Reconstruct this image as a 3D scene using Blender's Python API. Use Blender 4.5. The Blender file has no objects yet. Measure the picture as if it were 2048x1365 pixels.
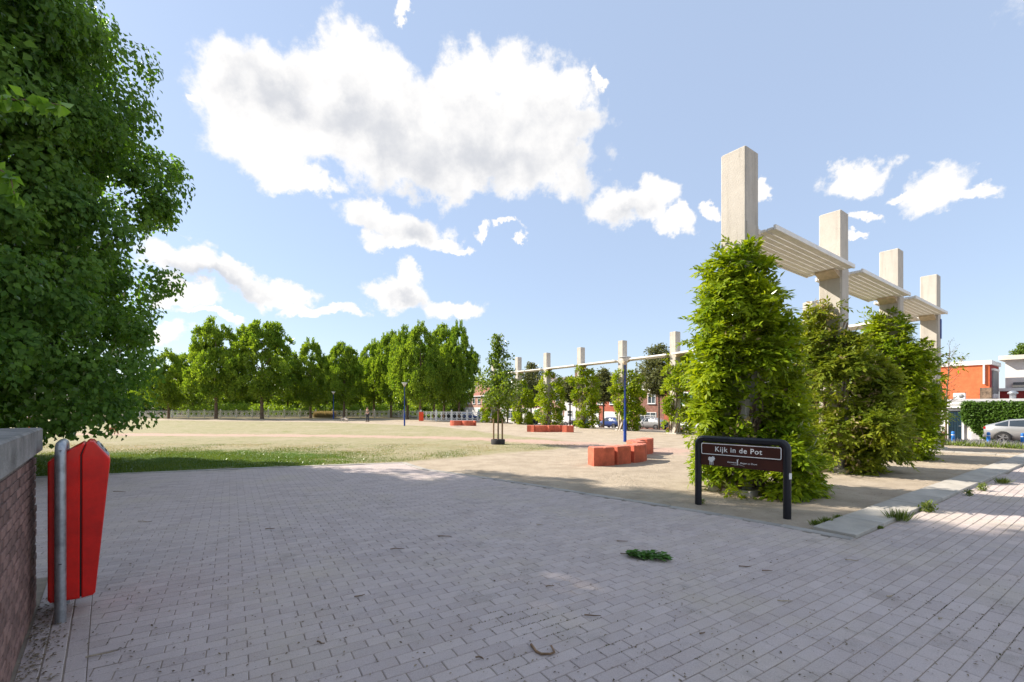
import bpy, math, random
import numpy as np
from mathutils import Matrix, Vector, Euler

R = math.radians
rng = np.random.default_rng(7)
random.seed(7)
scene = bpy.context.scene
COL = scene.collection

# ------------------------------------------------------------------ camera
F, CX, HY, EYE = 899.0, 1024.0, 811.0, 1.70
cam_d = bpy.data.cameras.new('camera')
cam = bpy.data.objects.new('camera', cam_d); COL.objects.link(cam)
cam.location = (0, 0, EYE); cam.rotation_euler = (R(90), 0, 0)
cam_d.sensor_width = 36; cam_d.lens = F / 2048 * 36
cam_d.shift_y = (HY - 682.5) / 2048
cam_d.clip_start = 0.05; cam_d.clip_end = 5000
scene.camera = cam

# ------------------------------------------------------------------ sun, exposure
SUN_AZ = Vector((-0.955, 0.295, 0)).normalized()
SUN_EL = R(36)
S2 = Vector((SUN_AZ.x * math.cos(SUN_EL), SUN_AZ.y * math.cos(SUN_EL), math.sin(SUN_EL)))
sun_d = bpy.data.lights.new('sun', 'SUN'); sun = bpy.data.objects.new('sun', sun_d); COL.objects.link(sun)
sun_d.energy = 3.0; sun_d.angle = R(0.55); sun_d.color = (1.0, 0.91, 0.79)
sun.rotation_euler = S2.to_track_quat('Z', 'Y').to_euler()
vs = scene.view_settings
vs.view_transform = 'Standard'; vs.look = 'None'; vs.gamma = 1.0; vs.use_curve_mapping = False
vs.exposure = 1.68
scene.render.engine = 'CYCLES'
scene.cycles.use_denoising = True
scene.cycles.max_bounces = 6; scene.cycles.diffuse_bounces = 3; scene.cycles.glossy_bounces = 2
scene.cycles.transmission_bounces = 4; scene.cycles.transparent_max_bounces = 6
scene.cycles.caustics_reflective = False; scene.cycles.caustics_refractive = False

# ------------------------------------------------------------------ world: sky and clouds
world = bpy.data.worlds.new('World'); scene.world = world; world.use_nodes = True
wt = world.node_tree; wt.nodes.clear()
def wn(t, **k):
    n = wt.nodes.new(t)
    for a, b in k.items(): setattr(n, a, b)
    return n
def wmath(op, a, b=None, c=None, clamp=False):
    n = wn('ShaderNodeMath', operation=op, use_clamp=clamp)
    for i, v in enumerate((a, b, c)):
        if v is None: continue
        if isinstance(v, (int, float)): n.inputs[i].default_value = v
        else: wt.links.new(v, n.inputs[i])
    return n.outputs[0]
SKY_STRENGTH = 0.11
sky = wn('ShaderNodeTexSky'); sky.sky_type = 'NISHITA'; sky.sun_disc = False
sky.sun_elevation = SUN_EL; sky.sun_rotation = math.atan2(SUN_AZ.x, SUN_AZ.y)
sky.air_density = 1.0; sky.dust_density = 0.35; sky.ozone_density = 0.6; sky.altitude = 0
tc = wn('ShaderNodeTexCoord')
nz = wn('ShaderNodeTexNoise'); nz.inputs['Scale'].default_value = 7.0; nz.inputs['Detail'].default_value = 7.0
nz.inputs['Roughness'].default_value = 0.62
wt.links.new(tc.outputs['Generated'], nz.inputs['Vector'])
sub = wn('ShaderNodeVectorMath', operation='SUBTRACT'); wt.links.new(nz.outputs['Color'], sub.inputs[0]); sub.inputs[1].default_value = (.5, .5, .5)
scl = wn('ShaderNodeVectorMath', operation='SCALE'); wt.links.new(sub.outputs[0], scl.inputs[0]); scl.inputs['Scale'].default_value = 0.16
wrp = wn('ShaderNodeVectorMath', operation='ADD'); wt.links.new(tc.outputs['Generated'], wrp.inputs[0]); wt.links.new(scl.outputs[0], wrp.inputs[1])
def blob_dist(px, py, rx, ry, d=None, src=None):
    if d is None:
        v = Vector(((px - CX) / F, 1, (HY - py) / F)); sc = v.length; d = v.normalized()
        ca = 1 / math.sqrt(1 + ((px - CX) / F) ** 2)
        rx, ry = rx / F / sc * ca * 1.05, ry / F / sc
    rt = d.cross(Vector((0, 0, 1))).normalized(); up = rt.cross(d).normalized()
    m = Matrix((rt, d, up)).transposed()
    mp = wn('ShaderNodeMapping', vector_type='TEXTURE')
    mp.inputs['Location'].default_value = d; mp.inputs['Rotation'].default_value = m.to_euler()
    mp.inputs['Scale'].default_value = (rx, 0.6, ry)
    wt.links.new(src or wrp.outputs[0], mp.inputs['Vector'])
    ln = wn('ShaderNodeVectorMath', operation='LENGTH'); wt.links.new(mp.outputs[0], ln.inputs[0])
    return ln.outputs['Value']
CLOUDS = [
 (470,205,95,100),(560,185,95,85),(700,160,115,75),(640,250,140,75),(780,260,170,95),(925,195,80,70),
 (1045,190,85,80),(1115,215,65,70),(1000,280,180,95),(1060,335,115,70),(910,330,150,55),(540,300,115,55),(600,350,85,28),
 (375,215,22,10),(1188,170,9,24),
 (745,430,62,36),(810,450,75,38),(860,480,55,22),(908,504,32,9),(775,488,42,20),
 (970,475,22,12),(1026,473,24,8),
 (1225,400,58,42),(1290,402,48,40),(1338,450,40,24),
 (350,515,75,38),(480,548,75,28),(575,578,70,28),(365,588,60,26),(632,619,78,12),(415,626,60,9),
 (790,592,66,30),(808,566,30,22),(912,618,60,22),
 (1690,362,56,34),(1865,382,85,42),(1948,388,62,20),(1790,382,45,11),(1722,437,32,12),(1714,476,24,8),(1530,392,24,20),
 (1412,413,22,12),(2045,475,18,11),(810,33,20,10),(345,665,50,22)]
dist = None
outs = [blob_dist(*c) for c in CLOUDS]
r2 = random.Random(3)
for k in range(14):       # the same kind of scattered cumulus over the rest of the sky
    az = R(75 + (k % 8) * 29 + r2.uniform(-8, 8)); el = R(r2.uniform(8, 28) if k < 8 else r2.uniform(34, 62))
    d = Vector((math.sin(az) * math.cos(el), math.cos(az) * math.cos(el), math.sin(el)))
    s = r2.uniform(.07, .19)
    outs.append(blob_dist(0, 0, s * 1.7, s * .75, d=d))
for o in outs:
    if dist is None: dist = o
    else:
        n = wn('ShaderNodeMath', operation='SMOOTH_MIN'); n.inputs[2].default_value = 0.18
        wt.links.new(dist, n.inputs[0]); wt.links.new(o, n.inputs[1]); dist = n.outputs[0]
nz2 = wn('ShaderNodeTexNoise'); nz2.inputs['Scale'].default_value = 19.0; nz2.inputs['Detail'].default_value = 8.0; nz2.inputs['Roughness'].default_value = 0.62
wt.links.new(tc.outputs['Generated'], nz2.inputs['Vector'])
dn = wmath('ADD', wmath('ADD', dist, wmath('MULTIPLY', wmath('SUBTRACT', nz.outputs['Fac'], 0.5), 0.7)), wmath('MULTIPLY', wmath('SUBTRACT', nz2.outputs['Fac'], 0.5), 1.5))
mr = wn('ShaderNodeMapRange', interpolation_type='SMOOTHSTEP')
mr.inputs['From Min'].default_value = 1.16; mr.inputs['From Max'].default_value = 0.70
wt.links.new(dn, mr.inputs['Value']); alpha = mr.outputs['Result']
GREY = [(1010,320,190,95),(800,285,120,70),(600,200,100,50),(470,180,55,45),(820,460,60,25),(800,606,45,14),(1250,420,60,20),(430,560,90,16),(700,230,120,50)]
gd = None
for c in GREY:
    o = blob_dist(*c)
    if gd is None: gd = o
    else:
        n = wn('ShaderNodeMath', operation='SMOOTH_MIN'); n.inputs[2].default_value = 0.3
        wt.links.new(gd, n.inputs[0]); wt.links.new(o, n.inputs[1]); gd = n.outputs[0]
vr = wn('ShaderNodeTexVoronoi', feature='SMOOTH_F1'); vr.inputs['Scale'].default_value = 17.0; vr.inputs['Smoothness'].default_value = .35
wt.links.new(wrp.outputs[0], vr.inputs['Vector'])
gd = wmath('SUBTRACT', gd, wmath('MULTIPLY', wmath('SUBTRACT', vr.outputs['Distance'], .38), 1.3))
gn = wmath('ADD', gd, wmath('MULTIPLY', wmath('SUBTRACT', nz2.outputs['Fac'], 0.5), 2.0))
mg = wn('ShaderNodeMapRange', interpolation_type='SMOOTHSTEP')
mg.inputs['From Min'].default_value = 1.35; mg.inputs['From Max'].default_value = -0.75; mg.inputs['To Max'].default_value = 1.0
wt.links.new(gn, mg.inputs['Value'])
CB = 0.335 / SKY_STRENGTH
cmix = wn('ShaderNodeMix', data_type='RGBA')
cmix.inputs['A'].default_value = (CB, CB * .985, CB * .97, 1); cmix.inputs['B'].default_value = (CB * .64, CB * .66, CB * .71, 1)
wt.links.new(mg.outputs['Result'], cmix.inputs['Factor'])
veil = wn('ShaderNodeMix', data_type='RGBA'); veil.inputs['Factor'].default_value = 0.80     # thin even summer haze
wt.links.new(sky.outputs[0], veil.inputs['A']); veil.inputs['B'].default_value = (.150 / SKY_STRENGTH, .184 / SKY_STRENGTH, .248 / SKY_STRENGTH, 1)
smix = wn('ShaderNodeMix', data_type='RGBA')
wt.links.new(alpha, smix.inputs['Factor']); wt.links.new(veil.outputs['Result'], smix.inputs['A']); wt.links.new(cmix.outputs['Result'], smix.inputs['B'])
bg = wn('ShaderNodeBackground'); bg.inputs['Strength'].default_value = SKY_STRENGTH
wt.links.new(smix.outputs['Result'], bg.inputs['Color'])
wo = wn('ShaderNodeOutputWorld'); wt.links.new(bg.outputs[0], wo.inputs['Surface'])
world.cycles.sampling_method = 'MANUAL'; world.cycles.sample_map_resolution = 512

# ------------------------------------------------------------------ layout frame
C1 = np.array((4.53, 8.95)); U = np.array((.8096, .5870)); V = np.array((-.5870, .8096))
def AB(a, b): return C1 + b * U + a * V
def sstep(e0, e1, x):
    t = np.clip((x - e0) / (e1 - e0), 0, 1); return t * t * (3 - 2 * t)
def G(x, y):
    x = np.asarray(x, float); y = np.asarray(y, float)
    b = (x - C1[0]) * U[0] + (y - C1[1]) * U[1]; a = (x - C1[0]) * V[0] + (y - C1[1]) * V[1]
    return -.25 * sstep(18, 31, y) - np.clip(b - 18.5, 0, 27) * (.03 + .00075 * np.clip(a, 0, 40))
def g(x, y): return float(G(x, y))
def gp(px, py):
    Y = 20.0; t = (px - CX) / F
    for _ in range(40): Y = .5 * Y + .5 * (EYE - g(t * Y, Y)) * F / (py - HY)
    return (t * Y, Y, g(t * Y, Y))
def pz(px, Y): return (px - CX) / F * Y
def hz(py, Y): return EYE + (HY - py) / F * Y

# ------------------------------------------------------------------ materials
def new_mat(name):
    m = bpy.data.materials.new(name); m.use_nodes = True
    nt = m.node_tree; b = nt.nodes['Principled BSDF']; return m, nt, b
def mat(name, col, rough=.7, var=.15, scale=8., bump=0., bscale=60., metal=0., col2=None, spec=.4, coat=0., island=0., detail=5.):
    m, nt, b = new_mat(name)
    L = nt.links.new
    tcn = nt.nodes.new('ShaderNodeTexCoord')
    n1 = nt.nodes.new('ShaderNodeTexNoise'); n1.inputs['Scale'].default_value = scale; n1.inputs['Detail'].default_value = detail; n1.inputs['Roughness'].default_value = .65
    L(tcn.outputs['Object'], n1.inputs['Vector'])
    mx = nt.nodes.new('ShaderNodeMix'); mx.data_type = 'RGBA'
    c2 = col2 if col2 else tuple(max(0, c * (1 - 2 * var)) for c in col)
    c1 = col if col2 else tuple(min(1, c * (1 + var)) for c in col)
    mx.inputs['A'].default_value = (*c1, 1); mx.inputs['B'].default_value = (*c2, 1)
    rr = nt.nodes.new('ShaderNodeMapRange'); rr.inputs['From Min'].default_value = .3; rr.inputs['From Max'].default_value = .7
    L(n1.outputs['Fac'], rr.inputs['Value']); L(rr.outputs[0], mx.inputs['Factor'])
    out = mx.outputs['Result']
    if island:
        ge = nt.nodes.new('ShaderNodeNewGeometry'); oi = nt.nodes.new('ShaderNodeObjectInfo')
        ad = nt.nodes.new('ShaderNodeMath'); ad.operation = 'ADD'; L(ge.outputs['Random Per Island'], ad.inputs[0]); L(oi.outputs['Random'], ad.inputs[1])
        fr = nt.nodes.new('ShaderNodeMath'); fr.operation = 'FRACT'; L(ad.outputs[0], fr.inputs[0])
        hs = nt.nodes.new('ShaderNodeHueSaturation')
        ma = nt.nodes.new('ShaderNodeMapRange'); ma.inputs['To Min'].default_value = 1 - island; ma.inputs['To Max'].default_value = 1 + island
        L(fr.outputs[0], ma.inputs['Value']); L(ma.outputs[0], hs.inputs['Value']); L(out, hs.inputs['Color']); out = hs.outputs[0]
    L(out, b.inputs['Base Color'])
    b.inputs['Roughness'].default_value = rough; b.inputs['Metallic'].default_value = metal
    b.inputs['Specular IOR Level'].default_value = spec; b.inputs['Coat Weight'].default_value = coat
    if bump:
        n2 = nt.nodes.new('ShaderNodeTexNoise'); n2.inputs['Scale'].default_value = bscale; n2.inputs['Detail'].default_value = 6
        L(tcn.outputs['Object'], n2.inputs['Vector'])
        bp = nt.nodes.new('ShaderNodeBump'); bp.inputs['Strength'].default_value = bump; bp.inputs['Distance'].default_value = .02
        L(n2.outputs['Fac'], bp.inputs['Height']); L(bp.outputs[0], b.inputs['Normal'])
    return m
def leaf_mat(name, dark, light, trans=.45, tcol=None, gloss=.12, nsc=1.3):
    m = bpy.data.materials.new(name); m.use_nodes = True; nt = m.node_tree; nt.nodes.clear(); L = nt.links.new
    ge = nt.nodes.new('ShaderNodeNewGeometry')
    mx = nt.nodes.new('ShaderNodeMix'); mx.data_type = 'RGBA'
    mx.inputs['A'].default_value = (*dark, 1); mx.inputs['B'].default_value = (*light, 1)
    ln_ = nt.nodes.new('ShaderNodeTexNoise'); ln_.inputs['Scale'].default_value = nsc; ln_.inputs['Detail'].default_value = 3; L(ge.outputs['Position'], ln_.inputs['Vector'])
    lm_ = nt.nodes.new('ShaderNodeMapRange'); lm_.inputs['From Min'].default_value = .33; lm_.inputs['From Max'].default_value = .67; L(ln_.outputs['Fac'], lm_.inputs['Value'])
    la_ = nt.nodes.new('ShaderNodeMath'); la_.operation = 'MULTIPLY_ADD'; L(ge.outputs['Random Per Island'], la_.inputs[0]); la_.inputs[1].default_value = .55
    lb_ = nt.nodes.new('ShaderNodeMath'); lb_.operation = 'MULTIPLY'; L(lm_.outputs[0], lb_.inputs[0]); lb_.inputs[1].default_value = .45; L(lb_.outputs[0], la_.inputs[2])
    L(la_.outputs[0], mx.inputs['Factor'])
    df = nt.nodes.new('ShaderNodeBsdfDiffuse'); L(mx.outputs['Result'], df.inputs['Color'])
    tr = nt.nodes.new('ShaderNodeBsdfTranslucent')
    mt = nt.nodes.new('ShaderNodeMix'); mt.data_type = 'RGBA'; mt.blend_type = 'MULTIPLY'; mt.inputs['Factor'].default_value = 1
    L(mx.outputs['Result'], mt.inputs['A']); mt.inputs['B'].default_value = (*(tcol or (1.7, 1.5, .6)), 1); L(mt.outputs['Result'], tr.inputs['Color'])
    a = nt.nodes.new('ShaderNodeMixShader'); a.inputs[0].default_value = trans; L(df.outputs[0], a.inputs[1]); L(tr.outputs[0], a.inputs[2])
    gl = nt.nodes.new('ShaderNodeBsdfGlossy'); gl.inputs['Roughness'].default_value = .42; gl.inputs['Color'].default_value = (.8, .85, .8, 1)
    lw = nt.nodes.new('ShaderNodeFresnel'); lw.inputs['IOR'].default_value = 1.35
    mu = nt.nodes.new('ShaderNodeMath'); mu.operation = 'MULTIPLY'; L(lw.outputs[0], mu.inputs[0]); mu.inputs[1].default_value = gloss * 5
    b2 = nt.nodes.new('ShaderNodeMixShader'); L(mu.outputs[0], b2.inputs[0]); L(a.outputs[0], b2.inputs[1]); L(gl.outputs[0], b2.inputs[2])
    o = nt.nodes.new('ShaderNodeOutputMaterial'); L(b2.outputs[0], o.inputs['Surface'])
    return m
M = {}
def concrete_material():
    m = mat('concrete', (.50, .465, .41), .88, .08, 1.6, .3, 45, detail=8); nt = m.node_tree; L = nt.links.new; b = nt.nodes['Principled BSDF']
    src = b.inputs['Base Color'].links[0].from_socket
    ge = nt.nodes.new('ShaderNodeNewGeometry'); mp = nt.nodes.new('ShaderNodeMapping'); mp.inputs['Scale'].default_value = (9, 9, .55); L(ge.outputs['Position'], mp.inputs['Vector'])
    n = nt.nodes.new('ShaderNodeTexNoise'); n.inputs['Scale'].default_value = 1.0; n.inputs['Detail'].default_value = 7; L(mp.outputs[0], n.inputs['Vector'])
    r_ = nt.nodes.new('ShaderNodeMapRange'); r_.inputs['From Min'].default_value = .50; r_.inputs['From Max'].default_value = .75; r_.inputs['To Max'].default_value = .55; L(n.outputs['Fac'], r_.inputs['Value'])
    x = nt.nodes.new('ShaderNodeMix'); x.data_type = 'RGBA'; L(r_.outputs[0], x.inputs['Factor']); L(src, x.inputs['A']); x.inputs['B'].default_value = (.29, .265, .225, 1)
    n2 = nt.nodes.new('ShaderNodeTexNoise'); n2.inputs['Scale'].default_value = 26; n2.inputs['Detail'].default_value = 4; L(ge.outputs['Position'], n2.inputs['Vector'])
    r2_ = nt.nodes.new('ShaderNodeMapRange'); r2_.inputs['From Min'].default_value = .66; r2_.inputs['From Max'].default_value = .74; r2_.inputs['To Max'].default_value = .6; L(n2.outputs['Fac'], r2_.inputs['Value'])
    y = nt.nodes.new('ShaderNodeMix'); y.data_type = 'RGBA'; L(r2_.outputs[0], y.inputs['Factor']); L(x.outputs['Result'], y.inputs['A']); y.inputs['B'].default_value = (.25, .23, .20, 1)
    L(y.outputs['Result'], b.inputs['Base Color']); return m
M['concrete'] = concrete_material()
M['canopy'] = mat('white canopy paint', (.74, .72, .68), .5, .06, 3)
M['bracket'] = mat('bracket', (.55, .45, .32), .7, .15, 6)
def paver_material():
    m, nt, b = new_mat('paver'); L = nt.links.new; ge = nt.nodes.new('ShaderNodeNewGeometry'); oi = nt.nodes.new('ShaderNodeObjectInfo')
    def noise(sc, d=5, ro=.6):
        n = nt.nodes.new('ShaderNodeTexNoise'); n.inputs['Scale'].default_value = sc; n.inputs['Detail'].default_value = d; n.inputs['Roughness'].default_value = ro; L(ge.outputs['Position'], n.inputs['Vector']); return n.outputs['Fac']
    def rng_(v, a0, a1, t0=0., t1=1.):
        n = nt.nodes.new('ShaderNodeMapRange'); n.inputs['From Min'].default_value = a0; n.inputs['From Max'].default_value = a1; n.inputs['To Min'].default_value = t0; n.inputs['To Max'].default_value = t1; L(v, n.inputs['Value']); return n.outputs[0]
    def mix(f, A, B):
        n = nt.nodes.new('ShaderNodeMix'); n.data_type = 'RGBA'
        for k, v in (('Factor', f), ('A', A), ('B', B)):
            if isinstance(v, tuple): n.inputs[k].default_value = (*v, 1)
            else: L(v, n.inputs[k])
        return n.outputs['Result']
    ad = nt.nodes.new('ShaderNodeMath'); ad.operation = 'ADD'; L(ge.outputs['Random Per Island'], ad.inputs[0]); L(oi.outputs['Random'], ad.inputs[1])
    fr = nt.nodes.new('ShaderNodeMath'); fr.operation = 'FRACT'; L(ad.outputs[0], fr.inputs[0])
    col = mix(fr.outputs[0], (.44, .375, .36), (.525, .45, .425))
    col = mix(rng_(noise(3.5, 6), .40, .62), col, mix(fr.outputs[0], (.42, .35, .325), (.50, .425, .395)))
    col = mix(rng_(noise(.8, 5), .50, .72, 0, .65), col, (.50, .43, .34))       # drifted sand
    col = mix(rng_(noise(1.7, 7, .7), .56, .72, 0, .6), col, (.25, .22, .19))   # stains
    col = mix(rng_(noise(125, 4, .85), .53, .70, 0, .8), col, (.66, .62, .58))   # pale aggregate
    col = mix(rng_(noise(105, 4, .85), .46, .28, 0, .8), col, (.18, .16, .15))
    L(col, b.inputs['Base Color']); b.inputs['Roughness'].default_value = .88; b.inputs['Specular IOR Level'].default_value = .3
    bp = nt.nodes.new('ShaderNodeBump'); bp.inputs['Strength'].default_value = .45; bp.inputs['Distance'].default_value = .006; L(noise(170, 4, .7), bp.inputs['Height']); L(bp.outputs[0], b.inputs['Normal'])
    return m
M['paver'] = paver_material()
M['bed'] = mat('joint sand', (.20, .17, .135), .95, .35, 5, .3, 80, col2=(.34, .285, .22))
M['slab'] = mat('slab', (.44, .41, .36), .85, .10, 3, .3, 70, island=.08)
M['edging'] = mat('edging', (.36, .34, .31), .85, .12, 4, .3, 70, island=.06)
M['brick'] = mat('wall brick', (.25, .150, .125), .85, .3, 9, .5, 70, island=.28)
M['mortar'] = mat('mortar', (.22, .19, .165), .95, .2, 12, .3, 90)
M['coping'] = mat('coping', (.27, .26, .245), .8, .3, 3.5, .35, 50)
M['red'] = mat('red plastic', (.74, .012, .006), .34, .13, 5, .06, 30, coat=.25)
M['black'] = mat('black', (.012, .012, .012), .5, .1, 5)
M['galv'] = mat('galvanised', (.42, .44, .46), .42, .2, 14, metal=.75)
M['signblack'] = mat('sign tube', (.012, .013, .018), .35, .15, 6)
M['brown'] = mat('sign brown', (.058, .016, .010), .32, .10, 4)
M['white'] = mat('white', (.80, .80, .78), .5, .04, 5)
M['bark'] = mat('bark', (.105, .078, .055), .95, .4, 9, .8, 25)
M['barkl'] = mat('pale bark', (.20, .14, .095), .95, .35, 6, .8, 25)
M['twig'] = mat('twig', (.20, .14, .09), .9, .35, 14)
M['wood'] = mat('stake wood', (.30, .19, .11), .85, .3, 10)
M['orange'] = mat('orange concrete', (.58, .135, .075), .8, .2, 4, .35, 45, detail=8)
M['orangetop'] = mat('orange top', (.62, .22, .15), .8, .2, 12)
M['blue'] = mat('blue paint', (.012, .055, .30), .4, .15, 4)
M['bluel'] = mat('blue bollard', (.03, .20, .62), .45, .12, 4)
M['lampglass'] = mat('lamp glass', (.72, .70, .66), .25, .05, 4)
M['rubber'] = mat('rubber', (.03, .03, .032), .8, .2, 8)
M['fencew'] = mat('fence white', (.72, .69, .64), .6, .08, 3)
M['silver'] = mat('silver paint', (.36, .365, .37), .28, .04, 2, metal=.35, coat=.6)
M['carwhite'] = mat('white paint', (.75, .75, .75), .3, .03, 2, coat=.6)
M['carblue'] = mat('blue car paint', (.03, .06, .20), .3, .05, 2, coat=.6)
M['cardark'] = mat('dark car paint', (.03, .033, .04), .3, .05, 2, coat=.6)
M['glass'] = mat('dark glass', (.03, .04, .05), .08, .05, 3, spec=.9)
M['pane'] = mat('window pane', (.10, .13, .15), .08, .5, 1.2, spec=.9)
M['paneg'] = mat('green pane', (.20, .38, .34), .12, .2, 1.5, spec=.8)
M['lightr'] = mat('tail light', (.45, .01, .01), .3, .1, 5)
M['rim'] = mat('rim', (.28, .28, .29), .35, .1, 6, metal=.6)
M['grey'] = mat('grey panel', (.20, .21, .22), .6, .1, 4)
M['lgrey'] = mat('light grey', (.52, .52, .53), .6, .08, 4)
M['door'] = mat('dark door', (.012, .035, .055), .4, .15, 4)
M['skin'] = mat('skin', (.48, .27, .19), .6, .05, 6)
M['shirt'] = mat('shirt', (.20, .17, .13), .9, .1, 20)
M['trouser'] = mat('trousers', (.045, .05, .065), .9, .1, 20)
M['whitecloth'] = mat('white cloth', (.75, .73, .72), .9, .05, 20)
M['orangecloth'] = mat('orange cloth', (.72, .17, .04), .9, .1, 20)
M['dogtan'] = mat('tan fur', (.36, .17, .085), .95, .2, 20)
M['dogwhite'] = mat('white fur', (.70, .66, .60), .95, .15, 6, col2=(.20, .13, .09))
M['signorange'] = mat('orange red panel', (.72, .07, .02), .6, .08, 5)
L_LIN = leaf_mat('linden leaf', (.055, .135, .028), (.185, .310, .060), .50, (1.5, 1.6, .5), .06, .8)
L_LIN2 = leaf_mat('linden young leaf', (.10, .22, .03), (.24, .42, .07), .62, (1.5, 1.4, .5), .02)
L_PARK = leaf_mat('park tree leaf', (.090, .185, .022), (.270, .370, .050), .50, (1.6, 1.5, .5), .04, .5)
L_WOOD = leaf_mat('wood leaf', (.045, .085, .018), (.11, .17, .035), .4, (1.5, 1.5, .5), .04)
L_VINE = leaf_mat('vine leaf', (.105, .205, .008), (.37, .455, .020), .52, (1.5, 1.35, .3), .05)
L_VINE2 = leaf_mat('vine leaf olive', (.085, .155, .012), (.32, .36, .04), .45, (1.5, 1.35, .4), .04)
L_YOUNG = leaf_mat('young tree leaf', (.065, .135, .014), (.19, .28, .035), .48, (1.6, 1.4, .4), .1)
L_OLIVE = leaf_mat('street tree leaf', (.08, .10, .035), (.20, .21, .08), .4, (1.4, 1.3, .6), .05)
L_IVY = leaf_mat('ivy leaf', (.035, .085, .010), (.10, .19, .020), .35, (1.5, 1.4, .4), .1)
L_GRASS = leaf_mat('grass blade', (.055, .11, .012), (.16, .21, .035), .4, (1.4, 1.3, .5), .05)
L_DRY = leaf_mat('dry grass', (.34, .27, .13), (.50, .41, .22), .3, (1.2, 1.1, .8), .03)
L_WEED = leaf_mat('weed', (.09, .15, .02), (.22, .27, .06), .4, (1.3, 1.2, .5), .06)
L_LAV = leaf_mat('lavender', (.20, .23, .12), (.42, .37, .46), .3, (1.1, 1., 1.), .03)

# ------------------------------------------------------------------ mesh helpers
def arr_mesh(name, verts, faces, smooth=False):
    me = bpy.data.meshes.new(name)
    verts = np.asarray(verts, np.float32); faces = np.asarray(faces, np.int32)
    k = faces.shape[1]; nf = len(faces)
    me.vertices.add(len(verts)); me.vertices.foreach_set('co', verts.ravel())
    me.loops.add(nf * k); me.loops.foreach_set('vertex_index', faces.ravel())
    me.polygons.add(nf); me.polygons.foreach_set('loop_start', np.arange(nf, dtype=np.int32) * k)
    me.polygons.foreach_set('loop_total', np.full(nf, k, np.int32))
    if smooth: me.polygons.foreach_set('use_smooth', np.ones(nf, bool))
    me.update(calc_edges=True); return me
def link(name, me, m, parent=None):
    o = bpy.data.objects.new(name, me); COL.objects.link(o)
    if m is not None:
        if len(me.materials) == 0: me.materials.append(m)
    if parent is not None: o.parent = parent
    return o
def tag(o, label=None, cat=None, group=None, kind=None):
    if label: o['label'] = label
    if cat: o['category'] = cat
    if group: o['group'] = group
    if kind: o['kind'] = kind
    return o
def thing(name, label, cat, loc=(0, 0, 0), rz=0., group=None):
    o = bpy.data.objects.new(name, None); COL.objects.link(o)
    o.location = loc; o.rotation_euler = (0, 0, rz); o.empty_display_size = .2
    return tag(o, label, cat, group)
def copy_tree(o, parent=None):
    c = o.copy(); COL.objects.link(c); c.parent = parent
    for ch in list(o.children): copy_tree(ch, c)
    return c
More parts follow.
